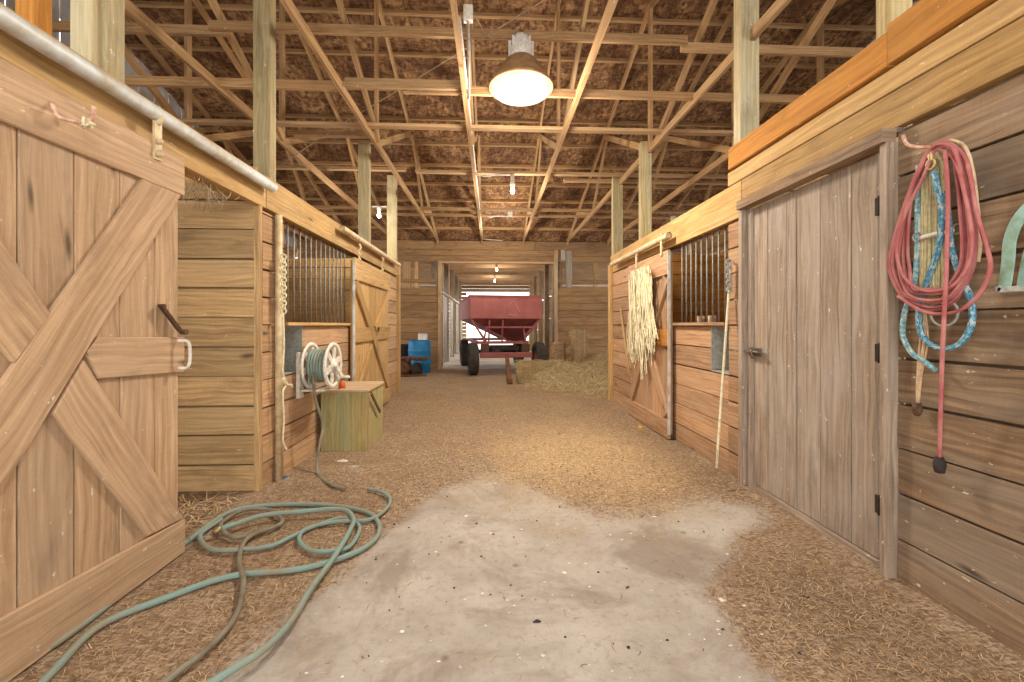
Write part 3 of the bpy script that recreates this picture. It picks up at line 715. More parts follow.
c = onX(34, HZ, -2.5); post(-2.5, c.y, .10, .10, 0, 4.4, 'dark orange timber standing behind the doubled post at the top left', 'orange')

# ================================================================== far cross wall
def wy(px, py=HZ): return onY(px, py, YFAR).x
def wz(py): return onY(492, py, YFAR).z
xo0, xo1 = wy(442), wy(554)
wb = MB()
hboards_Y(wb, YFAR, -GL, xo0 - .02, 0, 2.28, .2075, .007, joints=(-3.2,)); hboards_Y(wb, YFAR, xo1 + .02, GX, 0, 2.28, .2075, .007, joints=(3.9,))
hboards_Y(wb, YFAR, -GL, GX, 3.02, 3.35, .165, .006, joints=(-1.7, 1.9)); 
hboards_Y(wb, YFAR - .03, -GL, -1.6, 3.35, 3.60, .25, .006); hboards_Y(wb, YFAR - .03, -1.59, 1.2, 3.35, 3.60, .25, .006); hboards_Y(wb, YFAR - .03, 1.21, GX, 3.34, 3.59, .25, .006)
hboards_Y(wb, YFAR, -GL, xo0 - .02, 2.42, 2.52, .1, .004); hboards_Y(wb, YFAR, xo1 + .02, GX, 2.42, 2.52, .1, .004)
wb.box(-GL, xo0 - .03, YFAR + .045, YFAR + .055, 0, 2.26, 0); wb.box(xo1 + .03, GX, YFAR + .045, YFAR + .055, 0, 2.26, 0); wb.box(-GL, GX, YFAR + .045, YFAR + .055, 3.03, 3.55, 0)  # sheets added behind the boards to shut out light at the gaps
S(wb.build('wall_back', 'back', None, .002), 'brown board cross wall with the wagon doorway', 'wall')
j = MB(); j.box(xo0 - .10, xo0, YFAR - .07, YFAR + .05, 0, 3.0, 2); j.box(xo1, xo1 + .10, YFAR - .07, YFAR + .05, 0, 3.35, 2); j.box(xo0 - .1, xo1 + .1, YFAR - .06, YFAR + .05, 2.96, 3.02, 0)
S(j.build('trim_12', 'boxtop', None, .003), 'pale frame around the wagon doorway', 'trim')
j = MB(); 
for px in (404.5, 408, 416, 596): j.box(wy(px) - .05, wy(px) + .05, YFAR + .05, YFAR + .12, 0, 3.1, 2)
j.build('far_wall_studs', 'truss', scene.objects['wall_back'])
x = wy(569); post(x, YFAR + .02, .17, .10, 2.285, 3.34, 'grey weathered post standing against the far wall right of the doorway', 'greypost')
x = wy(563); j = MB(); j.box(x - .06, x + .06, YFAR - .045, YFAR - .01, 3.06, 3.36, 2); S(j.build('trim_13', 'greypost'), 'short grey board beside the top right of the wagon doorway', 'trim')

# rear barn -------------------------------------------------------
YE = 23.0
rc = root('ceiling', (0, 17, 3.5), 'low joisted ceiling of the rear barn', 'ceiling', None, 'structure')
MB().box(-7, 8, 12.3, YE + .2, 3.78, 3.8, 0).build('roof_sheathing', 'osb', rc)
for k in range(10):
    y = 12.7 + k * 1.1; MB().box(-7, 8, y, y + .04, 3.36, 3.5, 0)  .build('joist', 'boxtop', rc)
    if k % 3 == 0: MB().box(-7, 8, y + .04, y + .08, 3.5, 3.74, 0).build('joist', 'far2', rc)
u_ = MB(); hboards_X(u_, -1.70, 12.3, YE, 2.5, 3.36, -1, .21, .004); S(u_.build('wall_rear_barn_light_block', 'far2'), 'boards added high along the left of the rear barn aisle to block light', 'wall')  # added to keep light out of the left side bays
u_ = MB(); hboards_X(u_, 1.98, 12.3, YE, 2.25, 3.36, 1, .21, .02); S(u_.build('wall_rear_barn_right', 'far2'), 'boards added high along the right of the rear barn aisle to block light', 'wall')  # added light block, leaves the right side bays dark
e = MB(); hboards_Y(e, YE, -7, 8, 3.0, 3.75, .18, .004); hboards_Y(e, YE, -7, -1.35, 0, 3.0, .2, .02); hboards_Y(e, YE, 2.0, 8, 0, 3.0, .2, .02)
S(e.build('wall_rear_barn_end', 'truss'), 'tan boards above the bright far doorway of the rear barn', 'wall')
rw = MB(); hboards_X(rw, 1.95, 12.3, YE, 0, 2.2, 1, .21, .012, joints=(15.0, 18.0)); S(rw.build('wall_rear_barn_right', 'far2'), 'board stall fronts along the right of the rear barn', 'wall')
k = 0
for y in (12.7, 14.6, 16.6, 18.6, 20.6):
    lo = ['nearest', 'second', 'third', 'fourth', 'farthest'][k]
    o = MB().box(-1.62, -1.46, y, y + .15, 0, 3.36, 2).build('timber_post', 'greypost' if k % 2 else 'far2'); tag(o, lo + ' post on the left side of the rear barn aisle', 'post', 'rear barn aisle posts')
    o = MB().box(1.80, 1.94, y, y + .15, 0, 3.36, 2).build('timber_post', 'far2'); tag(o, lo + ' post on the right side of the rear barn aisle behind the wagon', 'post', 'rear barn aisle posts'); k += 1
o = MB().tube([(-1.40, 12.3, 2.17), (-1.40, 21.5, 2.17)], .03, 10).build('door_track', 'whitemetal'); tag(o, 'bright white pipe track along the left of the rear barn', 'door track')
k = 0
for y in (12.9, 15.0, 17.6, 20.2):
    lo = ['nearest', 'second', 'third', 'farthest'][k]; k += 1
    r_ = root('metal_gate', (-1.44, y, 0), lo + ' pale sliding gate under the white track in the rear barn', 'gate', 'pale gates along the rear barn aisle')
    g = MB(); g.tube([(-1.44, y, .1), (-1.44, y, 2.1), (-1.44, y + .75, 2.1), (-1.44, y + .75, .1), (-1.44, y, .1)], .022, 8); g.build('gate_frame', 'whitemetal', r_)
    for q in range(3): MB().tube([(-1.44, y + .19 * (q + 1), .1), (-1.44, y + .19 * (q + 1), 2.1)], .014, 6).build('gate_bar', 'whitemetal', r_)
    MB().beam((-1.44, y + .02, .15), (-1.44, y + .72, 1.1), .012, .05).build('gate_brace', 'whitemetal', r_)

def bulb(pos, label, top):
    b = root('bare_bulb', pos, label, 'light bulb'); p = Vector(pos); h = top - p.z
    MB().lathe([(0, h), (.03, h), (.03, .10), (.04, .09), (.04, .05), (.022, .045), (.022, .03), (0, .03)], p, n=16).build('lamp_holder', 'white', b)
    MB().lathe([(0, .035), (.018, .03), (.02, .0), (.033, -.04), (.033, -.06), (.02, -.085), (0, -.092)], p, n=16).build('bulb_glass', 'bulb', b)
yb3 = onX(392, HZ, -1.84).y
q = onY(379, 213, yb3 - .02); bulb(q, 'lit bare bulb between the two far left posts', q.z + .12); ql = q.z + .12
q = onY(512.5, 188, 6.85); bulb(q, 'lit bare bulb hanging from the brace right of the conduit truss', 3.645)
bulb((.16, 14.92, 3.20), 'lit bulb in the rear barn, nearer one above the wagon', 3.36); bulb((.12, 18.22, 3.15), 'small lit bulb farther back in the rear barn above the wagon', 3.36)

# ================================================================== conduits and wires
def cdt(pts, r, mat, label, name='conduit', sm=0, cat='conduit'):
    return tag(MB().tube(pts, r, 8, sm).build(name, mat), label, cat)
cdt([(-.255, 3.4, 3.655), (-.255, 11.6, 3.655), (-.25, 11.9, 3.62), (.3, 12.0, 3.60)], .012, 'conduit', 'grey white conduit run along the truss left of the lamp', sm=4)
cdt([(-.25, 6.83, 3.62), (-.1, 6.83, 3.60), (.1, 6.83, 3.628), (onY(511, 184, 6.85).x, 6.83, 3.628)], .011, 'conduit', 'short bent conduit feeding the middle bare bulb', sm=4)
cdt([onY(487, 218, 8.95), onY(495, 216, 8.95), onY(502, 216, 8.95), onY(509, 217, 8.95)], .012, 'conduit', 'short bent conduit on the farthest brace', sm=4)
jb = MB(); c = onY(510, 214, 8.97); jb.box(c.x - .05, c.x + .05, c.y - .03, c.y + .02, c.z - .05, c.z + .05); tag(jb.build('junction_box', 'conduit', None, .006), 'pale junction box on the farthest brace', 'junction box')
jb = MB(); c = onY(673, 219, 9.43); jb.box(c.x - .05, c.x + .05, c.y - .05, c.y + .05, c.z - .05, c.z + .06); tag(jb.build('junction_box', 'white', None, .01), 'white junction box above the far right header beam', 'junction box')
cdt([Vector((onY(372, 213, yb3 - .02).x, yb3 - .014, ql)), Vector((onY(397, 213, yb3 - .02).x, yb3 - .014, ql))], .014, 'conduit', 'short conduit holding the left bare bulb between the far left posts')
cx = onY(468.5, 14, 3.9)
cdt([onY(468, 12, 3.9), onY(469, 45, 3.9), onY(468.5, 100, 3.9)], .012, 'conduit', 'upright white conduit left of the big lamp')
jb = MB(); jb.box(cx.x - .045, cx.x + .04, cx.y - .03, cx.y + .03, cx.z - .07, cx.z + .07); o_ = tag(jb.build('junction_box', 'white', None, .006), 'white outlet box at the top of the upright conduit by the lamp', 'junction box')
cdt([cx + Vector((.05, 0, .0)), onY(485, 32, 4.0), onY(496, 40, 4.1), onY(506, 37, 4.15), onY(514, 32, 4.2), onY(520, 32, 4.25)], .005, 'wire', 'dark sagging lamp cord from outlet box to the big lamp', 'cord', 5, 'cord')
cdt([onY(560, -10, 3.6), onY(525, 12, 3.9), onY(470, 46, 4.3), onY(372, 106, 5.2), onY(340, 125, 5.5), onY(278, 167, 5.9)], .006, 'wire', 'thin stray wire slanting down from the lamp to the left posts', 'wire', 4, 'wire')

# ================================================================== high bay lamp
LP = Vector((.28, 4.25, 0)); zr = onY(520, 87, 4.25).z
lampx = onY(521, 85, 4.25).x; LP = Vector((lampx, 4.25, zr))
L = root('high_bay_lamp', LP, 'big lit bell shaped barn lamp hanging over the aisle', 'lamp')
RR = .315
MB().lathe([(RR, -.02), (RR + .004, .0), (RR - .02, .03), (.23, .14), (.16, .24), (.125, .27), (.12, .265), (.15, .23), (.22, .13), (RR - .03, .02), (RR - .01, -.015)], LP, n=48, closed=True).build('lamp_shade', 'lampshade', L)
MB().lathe([(RR - .012, -.01), (RR - .03, -.03), (.27, -.055), (.2, -.085), (.1, -.10), (0, -.105)], LP, n=48).build('lamp_lens', 'lens', L)
MB().lathe([(.0, .50), (.07, .50), (.085, .46), (.09, .42), (.105, .36), (.125, .27), (0, .27)], LP, n=24).build('ballast_housing', 'whitemetal', L)
fb_ = MB()
for k in range(8):
    th = k * math.pi / 4; d_ = Vector((math.cos(th), math.sin(th), 0)); fb_.obox(LP + d_ * .11 + Vector((0, 0, .37)), d_, Vector((-d_.y, d_.x, 0)), Vector((0, 0, 1)), (.03, .012, .17))
fb_.build('cooling_fin', 'whitemetal', L)
hkz = 4.22
MB().tube([LP + Vector((0, 0, .49)), LP + Vector((.02, 0, .53)), LP + Vector((.015, .03, .57)), LP + Vector((-.01, .05, .60)), Vector((LP.x, 4.30, hkz))], .009, 8, 4).build('hanging_hook', 'steel', L)

# ================================================================== feeders
def feeder(X, yfar, out, z0, z1, label, ynear):
    f_ = root('corner_feeder', (X + out * .2, yfar, z0), label, 'feeder')
    mb = MB(); mb.box(min(X, X + out * .4), max(X, X + out * .4), yfar, yfar + .006, z0, z1); mb.build('side_panel', 'galv', f_)
    mb = MB(); mb.box(min(X, X + out * .4), max(X, X + out * .4), ynear - .02, yfar, z0 - .01, z0); mb.build('bottom_panel', 'galv', f_)
    mb = MB(); mb.box(X + out * .4 - .003, X + out * .4 + .003, ynear - .02, yfar, z0, z1); mb.build('back_panel', 'galv', f_)
feeder(XL, yf - .008, -1, .84, SILL, 'grey sheet metal feeder set into the left stall wall below the window', yw0)
feeder(XR, yrf - .008, 1, .84, SILL, 'grey sheet metal feeder set into the right stall wall below the window', yr0)
for k, px in enumerate((701, 712)):
    q = onX(px, 322, XR + .12); mb = MB(); mb.lathe([(0, 0), (.032, 0), (.036, .0), (.042, .09), (.038, .09), (.03, .01), (0, .008)], (q.x, q.y, SILL + .028 if False else SILL + .005), n=20)
    tag(mb.build('plastic_cup', 'tan_rope'), ['pale cup inside the right barred window, the farther of the pair', 'pale cup inside the right barred window, the nearer of the pair'][k], 'cup', 'cups behind the right window bars')
sh = MB(); sh.box(XR + .075, XR + .20, yr0 + .05, YX(690, XR), SILL - .03, SILL + .003, 1); sh.build('cup_shelf', 'redboard', scene.objects['wall_right'])

# ================================================================== chains and lead rope
def chain(p, z1, n, r, mat, label):
    mb = MB(); z = p.z; h = (p.z - z1) / n
    for k in range(n):
        c = Vector((p.x, p.y, z - h * (k + .5))); a = Vector((0, 1, 0)) if k % 2 else Vector((1, 0, 0))
        pts = [c + a * math.cos(t) * r * 2.3 + Vector((0, 0, math.sin(t) * h * .68)) for t in [i * math.pi / 4 for i in range(8)]]
        mb.tube(pts, r * .7, 6, 2, True)
    return tag(mb.build('hanging_chain', mat), label, 'chain')
q = onX(283.5, 255, XL + .08); z1 = onX(283.5, 313, XL + .08).z; chain(q, z1, 15, .009, 'twine', 'pale chain hanging on the upright strip left of the left window')
tag(MB().tube([onX(x, y, XL + .085) for x, y in ((283, 313), (284, 345), (283, 372), (287, 384), (283, 392), (284, 420), (283, 440), (287, 450))], .007, 6, 5).build('cotton_cord', 'twine'), 'frayed cream cord hanging below the left chain', 'cord')
tag(MB().tube([onX(x, y, XL + .09) for x, y in ((283, 378), (286, 384), (291, 385), (292, 387))], .010, 6, 4).build('cord_knot', 'twine'), 'knotted end of cream cord sticking out beside the left pier', 'cord')
q = onX(729, 260, XR - .05); z1 = onX(729, 292, XR - .05).z; chain(q, z1, 9, .009, 'galv', 'pale chain hanging at the right window above the stick')
tag(MB().tube([onX(729, 261, XR - .05), onX(731.5, 261, XR - .01)], .006).build('nail', 'steel'), 'nail holding the right chain', 'nail')
tag(MB().tube([onX(729, 290, XR - .04), onX(723, 375, XR - .12), onX(716.5, 468, XR - .26)], .010, 8, 3).build('wooden_stick', 'twine'), 'long thin pale stick leaning against the right stall wall', 'stick')
for s_ in ('cotton_cord',): pass
# pole beside the twine
a = onX(620.5, 308, XR - .04); b = onX(629, 372, XR - .16)
tag(MB().tube([a, b], .016, 8).build('tool_handle', 'honey'), 'yellow wooden tool handle leaning behind the cream twine', 'tool handle')

# hank of twine on the right door
tw = MB(); Xt = XR - .13
for k in range(260):
    px = U(630.5, 649.5); top = 269 + (px - 640) * -.35 + U(-3, 4); g = abs((px - 640) / 8)
    L_ = U(58, 84) if R() < .82 else U(88, 118) * (1 - .25 * g)
    x0 = Xt + U(-.05, .05); pts = []
    sway = U(-3, 5)
    for i in range(6):
        f_ = i / 5; pts.append(onX(px + (px - 637) * .28 * f_ + U(-1, 1) + sway * f_ * f_ + U(-.8, .8), top + L_ * f_ + 2, x0 + U(-.012, .012)))
    tw.tube(pts, .0065, 5, 2, cap=False)
o = tw.build('twine_hank', 'twine'); tag(o, 'thick hank of cream baling twine hanging on the far right door', 'twine')

# ================================================================== wooden chest
cb = root('wooden_chest', (-1.44, 4.54, 0), 'greenish plywood chest standing against the left stall front', 'chest')
MB().box(-1.66, -1.215, 4.25, 4.86, .0, .585, 2, .001).build('body', 'box', cb, .004)
MB().box(-1.67, -1.20, 4.235, 4.87, .585, .612, 0, .002).build('lid', 'boxtop', cb, .004)
mb = MB(); mb.box(-1.214, -1.206, 4.25, 4.29, .0, .58, 2); mb.build('corner_strip', 'boxtop', cb)
tag(MB().beam((-1.185, 4.28, .57), (-1.185, 4.62, .32), .012, .03).build('wood_lath', 'rust'), 'dark lath nailed slanting on the aisle side of the chest', 'lath')

# ================================================================== hose reel
ry, rz_ = 3.97, .875; rl = root('hose_reel', (-1.55, ry, rz_ - .2), 'white hose reel with green hose mounted on the left stall wall', 'hose reel')
for X in (-1.635, -1.44):
    mb = MB(); mb.lathe([(.205, -.012), (.21, 0), (.205, .012), (.17, .008), (.17, -.008)], (X, ry, rz_), (1, 0, 0), 40, closed=True)
    mb.lathe([(.0, -.012), (.06, -.012), (.06, .012), (0, .012)], (X, ry, rz_), (1, 0, 0), 20)
    for k in range(6):
        th = k * math.pi / 3 + .3; d_ = Vector((0, math.cos(th), math.sin(th))); mb.obox(Vector((X, ry, rz_)) + d_ * .115, d_, Vector((0, -d_.z, d_.y)), Vector((1, 0, 0)), (.13, .055, .012))
    mb.build('reel_disc', 'white', rl)
MB().lathe([(.09, -.095), (.09, .095)], (-1.54, ry, rz_), (1, 0, 0), 24).build('drum', 'white', rl)
mb = MB()
for lay in range(3):
    pts = []
    turns = 6
    for i in range(turns * 14 + 1):
        th = i / 14 * 2 * math.pi; xx = -1.615 + (i / (turns * 14)) * .15 * (1 if lay % 2 == 0 else 1); rr = .10 + lay * .021 + .004 * math.sin(i * 1.7)
        pts.append(Vector((xx, ry + rr * math.cos(th), rz_ + rr * math.sin(th))))
    mb.tube(pts, .0125, 7)
mb.build('wound_hose', 'hose', rl)
MB().box(-1.70, -1.665, ry - .16, ry - .08, .60, 1.0, 2).build('wall_bracket', 'white', rl, .004); MB().box(-1.66, -1.46, ry - .16, ry + .0, .66, .675, 0).build('foot_shelf', 'white', rl, .004); MB().tube([(-1.69, ry, rz_), (-1.40, ry, rz_)], .02).build('axle', 'white', rl)
mb = MB(); mb.beam((-1.415, ry, rz_), (-1.40, ry + .12, rz_ - .12), .02, .035); mb.tube([(-1.40, ry + .12, rz_ - .12), (-1.33, ry + .12, rz_ - .12)], .014); mb.build('crank', 'white', rl)
mb = MB(); mb.tube([(-1.62, ry + .24, rz_ + .06), (-1.60, ry + .25, rz_ - .02), (-1.6, ry + .22, rz_ - .08)], .03, 8, 3, rf=lambda t: .6 + .6 * t); tag(mb.build('nozzle', 'orangeplastic'), 'orange hose nozzle hanging behind the reel', 'nozzle')
mb = MB(); mb.lathe([(0, 0), (.035, 0), (.03, .05), (.012, .08), (0, .08)], (-1.48, 4.32, .612), n=14); tag(mb.build('plug_cap', 'orangeplastic'), 'small orange cap on the chest under the reel', 'cap')
# tail of hose from the reel down to the ground
pts = [onX(313, 372, -1.56), onX(314.5, 395, -1.53), onX(318, 408, -1.50), onX(323, 425, -1.47), onX(320, 442, -1.46), onX(317, 462, -1.46)] + [onZ(x, y, .02) for x, y in ((319, 475), (330, 484), (345, 489))]
tag(MB().tube(pts, .012, 8, 5).build('garden_hose', 'hose2'), 'olive hose tail dropping from the reel to the ground', 'hose')

# ================================================================== hoses on the floor
def fl(pts, lift=0.0): return [onZ(x, y, .0) + Vector((0, 0, groundZ(*onZ(x, y, 0).xy) + .016 + lift + (.0 if i % 2 else .004))) for i, (x, y) in enumerate(pts)]
A = [(20, 720), (53, 682), (100, 636), (165, 606), (230, 582), (301, 572), (351, 558), (376, 541), (378, 525), (361, 513), (311, 508), (250, 513), (220, 524), (185, 550), (155, 573), (110, 612), (62, 650), (30, 668), (5, 684)]
B = [(190, 712), (235, 681), (266, 661), (292, 631), (310, 601), (334, 566), (350, 539), (353, 525), (340, 517), (298, 520), (263, 526), (236, 535), (221, 541)]
Cc = [(150, 705), (180, 678), (210, 655), (236, 622), (243.5, 590), (239, 566), (248, 546), (275, 533), (282, 527), (269, 517), (245, 518), (224, 529), (221, 538), (232, 545), (250, 543), (268, 534)]
D = [(222, 527), (206, 537), (200, 545), (207, 555), (227, 558), (269, 551), (292, 541), (316, 529), (342, 522), (357, 527), (359, 536), (349, 551), (330, 556), (310, 554), (299, 544), (307, 532), (334, 526), (369, 523), (386, 513), (390, 502), (381, 495), (368, 492)]
tag(MB().tube(fl(A), .0145, 10, 7).build('garden_hose', 'hose'), 'green hose making the widest loop and running along the left door foot', 'hose')
o = MB().tube(fl(B, .03), .0145, 10, 7).build('garden_hose', 'hose'); tag(o, 'green hose crossing over the others with a brass end in the coil', 'hose')
q = fl([(221, 541)], .03)[0]; q2 = fl([(214, 543)], .02)[0]; MB().tube([q, q2], .017, 10).build('brass_coupling', 'brass', o)
tag(MB().tube(fl(Cc, .012), .0125, 10, 7).build('garden_hose', 'hose2'), 'dirty brown hose snaking out of the coil to the lower edge', 'hose')
tag(MB().tube(fl(D, .005), .012, 10, 7).build('garden_hose', 'hose'), 'thinner green hose lying in double loops toward the reel', 'hose')

# ================================================================== ropes on the near right wall
XW = XR - .01
def RW(px, py, off): return onX(px, py, XW - off)
hk = MB().tube([RW(903, 135, .09), RW(907, 144, .07), RW(918, 147, .06), RW(932, 147, .04), RW(950, 146, .0)], .0075, 8, 5).build('wall_hook', 'pinkrust'); tag(hk, 'bent pinkish rod hook carrying the rope coils', 'hook')
rr_ = MB(); random.seed(11)
for k in range(7):
    w = k * 2.2 + U(-1.5, 1.5); bt = k * 3.0 + U(-3, 3); off = .05 + .012 * (k % 4)
    pts = [RW(937 + U(-2, 2), 143 + k * .7, off + .03), RW(925 + w * .2, 156, off + .02), RW(908 + w * .3, 195, off), RW(893 + w, 243, off), RW(889 + w * 1.4, 268, off), RW(903 + w * .7, 297 - bt * .4, off), RW(927, 310 - bt, off),
           RW(952 - w * .4, 304 - bt * .8, off), RW(970 - w * .7, 276 - bt * .4, off), RW(977 - w, 240, off), RW(970 - w * .8, 190, off), RW(960 - w * .4, 158, off + .02), RW(950, 144 + k * .5, off + .03)]
    rr_.tube(pts, .0066, 8, 6, True)
rr_.tube([RW(936, 150, .10), RW(922, 180, .10), RW(905, 215, .10), RW(897, 248, .10), RW(903, 275, .10), RW(922, 290, .10), RW(948, 288, .10), RW(966, 270, .10), RW(972, 240, .10), RW(965, 195, .10), RW(954, 160, .10)], .0066, 8, 6, True)
rr_.tube([RW(948, 142, .08), RW(966, 160, .09), RW(976, 210, .08), RW(987, 248, .08), RW(990, 270, .08), RW(978, 296, .08), RW(955, 312, .08), RW(925, 312, .08), RW(898, 296, .08)], .0075, 8, 6)
rr_.tube([RW(945, 150, .11), RW(948, 200, .11), RW(946, 280, .11), RW(943, 340, .10), RW(941, 400, .08), RW(939.5, 460, .05)], .0075, 8, 6)
ro = rr_.build('rope_coil', 'redrope'); tag(ro, 'thick coil of red pink rope hanging on the near right wall', 'rope')
MB().lathe([(0, 0), (.014, .0), (.022, -.03), (.017, -.065), (.0, -.07)], RW(939.5, 457, .05), n=12).build('frayed_end', 'black', ro)
br = MB().tube([RW(934, 172, .10), RW(938, 190, .10), RW(942, 215, .08), RW(938, 250, .06), RW(926, 285, .05), RW(919, 310, .05), RW(922, 335, .05), RW(938, 348, .05), RW(958, 345, .05), RW(971, 326, .05), RW(971, 300, .05), RW(960, 275, .05), RW(951, 245, .06), RW(948, 215, .07), RW(945, 190, .09)], .0115, 10, 6).build('lead_rope', 'bluerope')
tag(br, 'bright blue braided lead rope with a metal snap in the coil', 'rope')
mb = MB(); mb.tube([RW(930, 146, .09), RW(933, 150, .1), RW(931, 158, .1)], .006, 8, 3); q = RW(931, 164, .1)
mb.tube([q + Vector((0, math.cos(t) * .018, math.sin(t) * .022)) for t in [i * math.pi / 5 for i in range(10)]], .005, 8, 2, True); mb.lathe([(.008, -.02), (.012, 0), (.008, .02)], RW(931, 156, .1), n=10)
mb.build('snap', 'brass', br)
tag(MB().tube([RW(919, 165, .05), RW(917, 200, .045), RW(918, 240, .04), RW(914, 285, .04), RW(905, 312, .04), RW(903, 335, .04), RW(912, 353, .04), RW(924, 361, .03), RW(935, 370, .03)], .011, 10, 6).build('lead_rope', 'blueropefaded'), 'faded blue grey rope looping lowest left under the red coil', 'rope')
tb = MB()
for k in range(46):
    px = U(921, 944); pts = [RW(px * .35 + 932 * .65, 152, .03), RW(px + U(-1, 1), 172, .03 + U(0, .015)), RW(px + U(-1, 1), 230, .02 + U(0, .025)), RW(px + U(-1.5, 1.5), 300 + U(-6, 12), .02 + U(0, .02))]
    tb.tube(pts, .0045, 5, 3)
sf = tb.build('string_girth', 'straw_fringe'); tag(sf, 'pale straw coloured string cinch with metal rings behind the ropes', 'cinch')
mb = MB()
for (px, py, r_) in ((917.5, 237, 4.5), (957, 229, 5)):
    q = RW(px, py, .05); s_ = .02; mb.tube([q + Vector((0, math.cos(t) * s_, math.sin(t) * s_)) for t in [i * math.pi / 6 for i in range(12)]], .004, 6, 1, True)
q = RW(944, 313, .05); mb.tube([q + Vector((0, math.cos(t) * .055, math.sin(t) * .055)) for t in [i * math.pi / 8 for i in range(16)]], .005, 6, 1, True); mb.build('ring', 'galv', sf)
mb = MB(); mb.tube([RW(921, 238, .06), RW(935, 234, .065), RW(953, 230, .055)], .010, 8, 3); mb.build('keeper_strap', 'white', sf)
mb = MB()
for k in range(6):
    mb.tube([RW(922 + U(0, 8), 305, .03), RW(920 + U(-2, 8), 340, .03), RW(919 + U(-2, 3), 375, .03), RW(917 + U(-2, 2), 404, .025)], .004, 5, 4)
tl = mb.build('twine_tail', 'tan_rope'); tag(tl, 'thin tan twine tail dangling below the cinch', 'twine')
MB().lathe([(0, 0), (.016, .0), (.02, -.03), (.012, -.055), (0, -.06)], RW(917, 403, .025), n=10).build('frayed_end', 'rust', tl)
tag(MB().tube([RW(950, 140, .07), RW(964, 146, .07), RW(972, 168, .06), RW(977, 205, .05), RW(980, 240, .05), RW(978, 262, .045)], .007, 8, 6).build('leather_cord', 'tan_rope'), 'tan cord curving down the right side of the red coil', 'cord')
# green halter at the right edge
hl = root('halter', RW(1024, 240, .05), 'faded green webbing halter with metal buckle at the right edge', 'halter')
def strap(pts, w, mat, par, name):
    P = catmull([Vector(p) for p in pts], 6); mb = MB()
    for a, b in zip(P[:-1], P[1:]):
        t_ = (b - a).normalized(); mb.beam(a - t_ * .004, b + t_ * .004, .006, w, Vector((0, t_.z, -t_.y)), tone=.5)
    return mb.build(name, mat, par)
strap([RW(1052, 190, .05), RW(1032, 204, .06), RW(1018, 220, .07), RW(1010, 240, .07), RW(1008, 262, .07), RW(1004, 290, .06)], .038, 'halter', hl, 'cheek_strap')
strap([RW(1048, 225, .04), RW(1032, 250, .04), RW(1024, 288, .05)], .042, 'halter', hl, 'throat_strap')
mb = MB(); mb.beam(RW(999, 290, .06), RW(1034, 288, .06), .02, .022); mb.lathe([(0, -.01), (.014, -.01), (.014, .01), (0, .01)], RW(1000, 289, .06), (1, 0, 0), 12); mb.build('buckle', 'galv', hl, .003)

# ================================================================== barrel corner
bc = onZ(420, 371, .0); bc = Vector((bc.x, 11.0, 0)); bx = onY(419.5, 340, 11.0).x
b_ = root('plastic_barrel', (bx, 11.0, 0), 'blue plastic barrel against the far wall on the left', 'barrel')
rb = .28
MB().lathe([(0, .0), (.25, .0), (rb, .04), (rb, .26), (rb + .012, .28), (rb + .012, .30), (rb, .32), (rb, .56), (rb + .012, .58), (rb + .012, .60), (rb, .62), (rb - .005, .80), (.25, .86), (.0, .86)], (bx, 11.0, 0), n=36).build('barrel_body', 'blueplastic', b_)
MB().lathe([(0, .87), (.04, .87), (.04, .855), (0, .855)], (bx - .12, 10.9, 0), n=12).build('bung', 'black', b_)
mb = MB(); q = onY(422.5, 338, 10.95); mb.box(q.x - .10, q.x + .12, 10.87, 11.05, .862, 1.02); o = mb.build('small_box', 'whitescrap', None, .01); tag(o, 'small white box sitting on top of the blue barrel', 'box')
MB().box(q.x - .11, q.x + .13, 10.86, 11.06, 1.02, 1.04).build('lid', 'galv', o, .004)
# dark bin behind and rusty machine part in front of the barrel
mb = MB(); q = onY(403, 350, 11.3); mb.lathe([(0, 0), (.17, 0), (.2, .05), (.21, .72), (.19, .74), (0, .74)], (q.x - .05, 11.3, 0), n=20); o = mb.build('dark_drum', 'black'); tag(o, 'dark drum half hidden left of the blue barrel', 'drum')
MB().lathe([(.212, .3), (.225, .31), (.225, .33), (.212, .34)], (q.x - .05, 11.3, 0), n=20).build('hoop', 'rust', o)
er = root('rusty_machine_part', (onY(405, 370, 10.4).x, 10.4, 0), 'rusty brown engine like machine part lying before the blue barrel', 'machine part')
ec = Vector((onY(406, 370, 10.4).x, 10.4, .0))
mb = MB(); mb.lathe([(0, -.2), (.17, -.2), (.2, -.12), (.2, .05), (.14, .12), (.14, .2), (0, .2)], ec + Vector((-.08, 0, .2)), (1, .3, 0), 18); mb.build('housing', 'brownjunk', er)
mb = MB(); mb.lathe([(0, -.03), (.15, -.03), (.17, 0), (.15, .03), (0, .03)], ec + Vector((.27, -.05, .18)), (.7, -.7, .1), 20); mb.build('pulley', 'black', er)
mb = MB(); mb.tube([ec + Vector((-.15, -.02, .42)), ec + Vector((.05, -.05, .46)), ec + Vector((.3, -.05, .43)), ec + Vector((.52, 0, .44))], .045, 8, 4); mb.tube([ec + Vector((.05, 0, .3)), ec + Vector((.05, -.03, .48))], .07, 8); mb.build('arm', 'brownjunk', er)
mb = MB(); mb.tube([ec + Vector((-.2, -.15, .04)), ec + Vector((.5, -.1, .04))], .035, 8); mb.tube([ec + Vector((.1, -.2, .04)), ec + Vector((.1, .2, .04))], .03, 8); mb.build('skid', 'brownjunk', er)

# ================================================================== gravity wagon
TH = math.radians(8.6)
wo = onY(506, 325, 10.75); WO = Vector((wo.x + .02, 10.75, 0))
wg = bpy.data.objects.new('gravity_wagon', None); scene.collection.objects.link(wg); wg.location = WO; wg.rotation_euler = (0, 0, TH)
tag(wg, 'faded red gravity grain wagon parked in the far doorway', 'wagon')
def wl_(mb, name, mat, par=wg, bevel=0):
    o = mb.build(name, mat, None, bevel); o.parent = par; return o
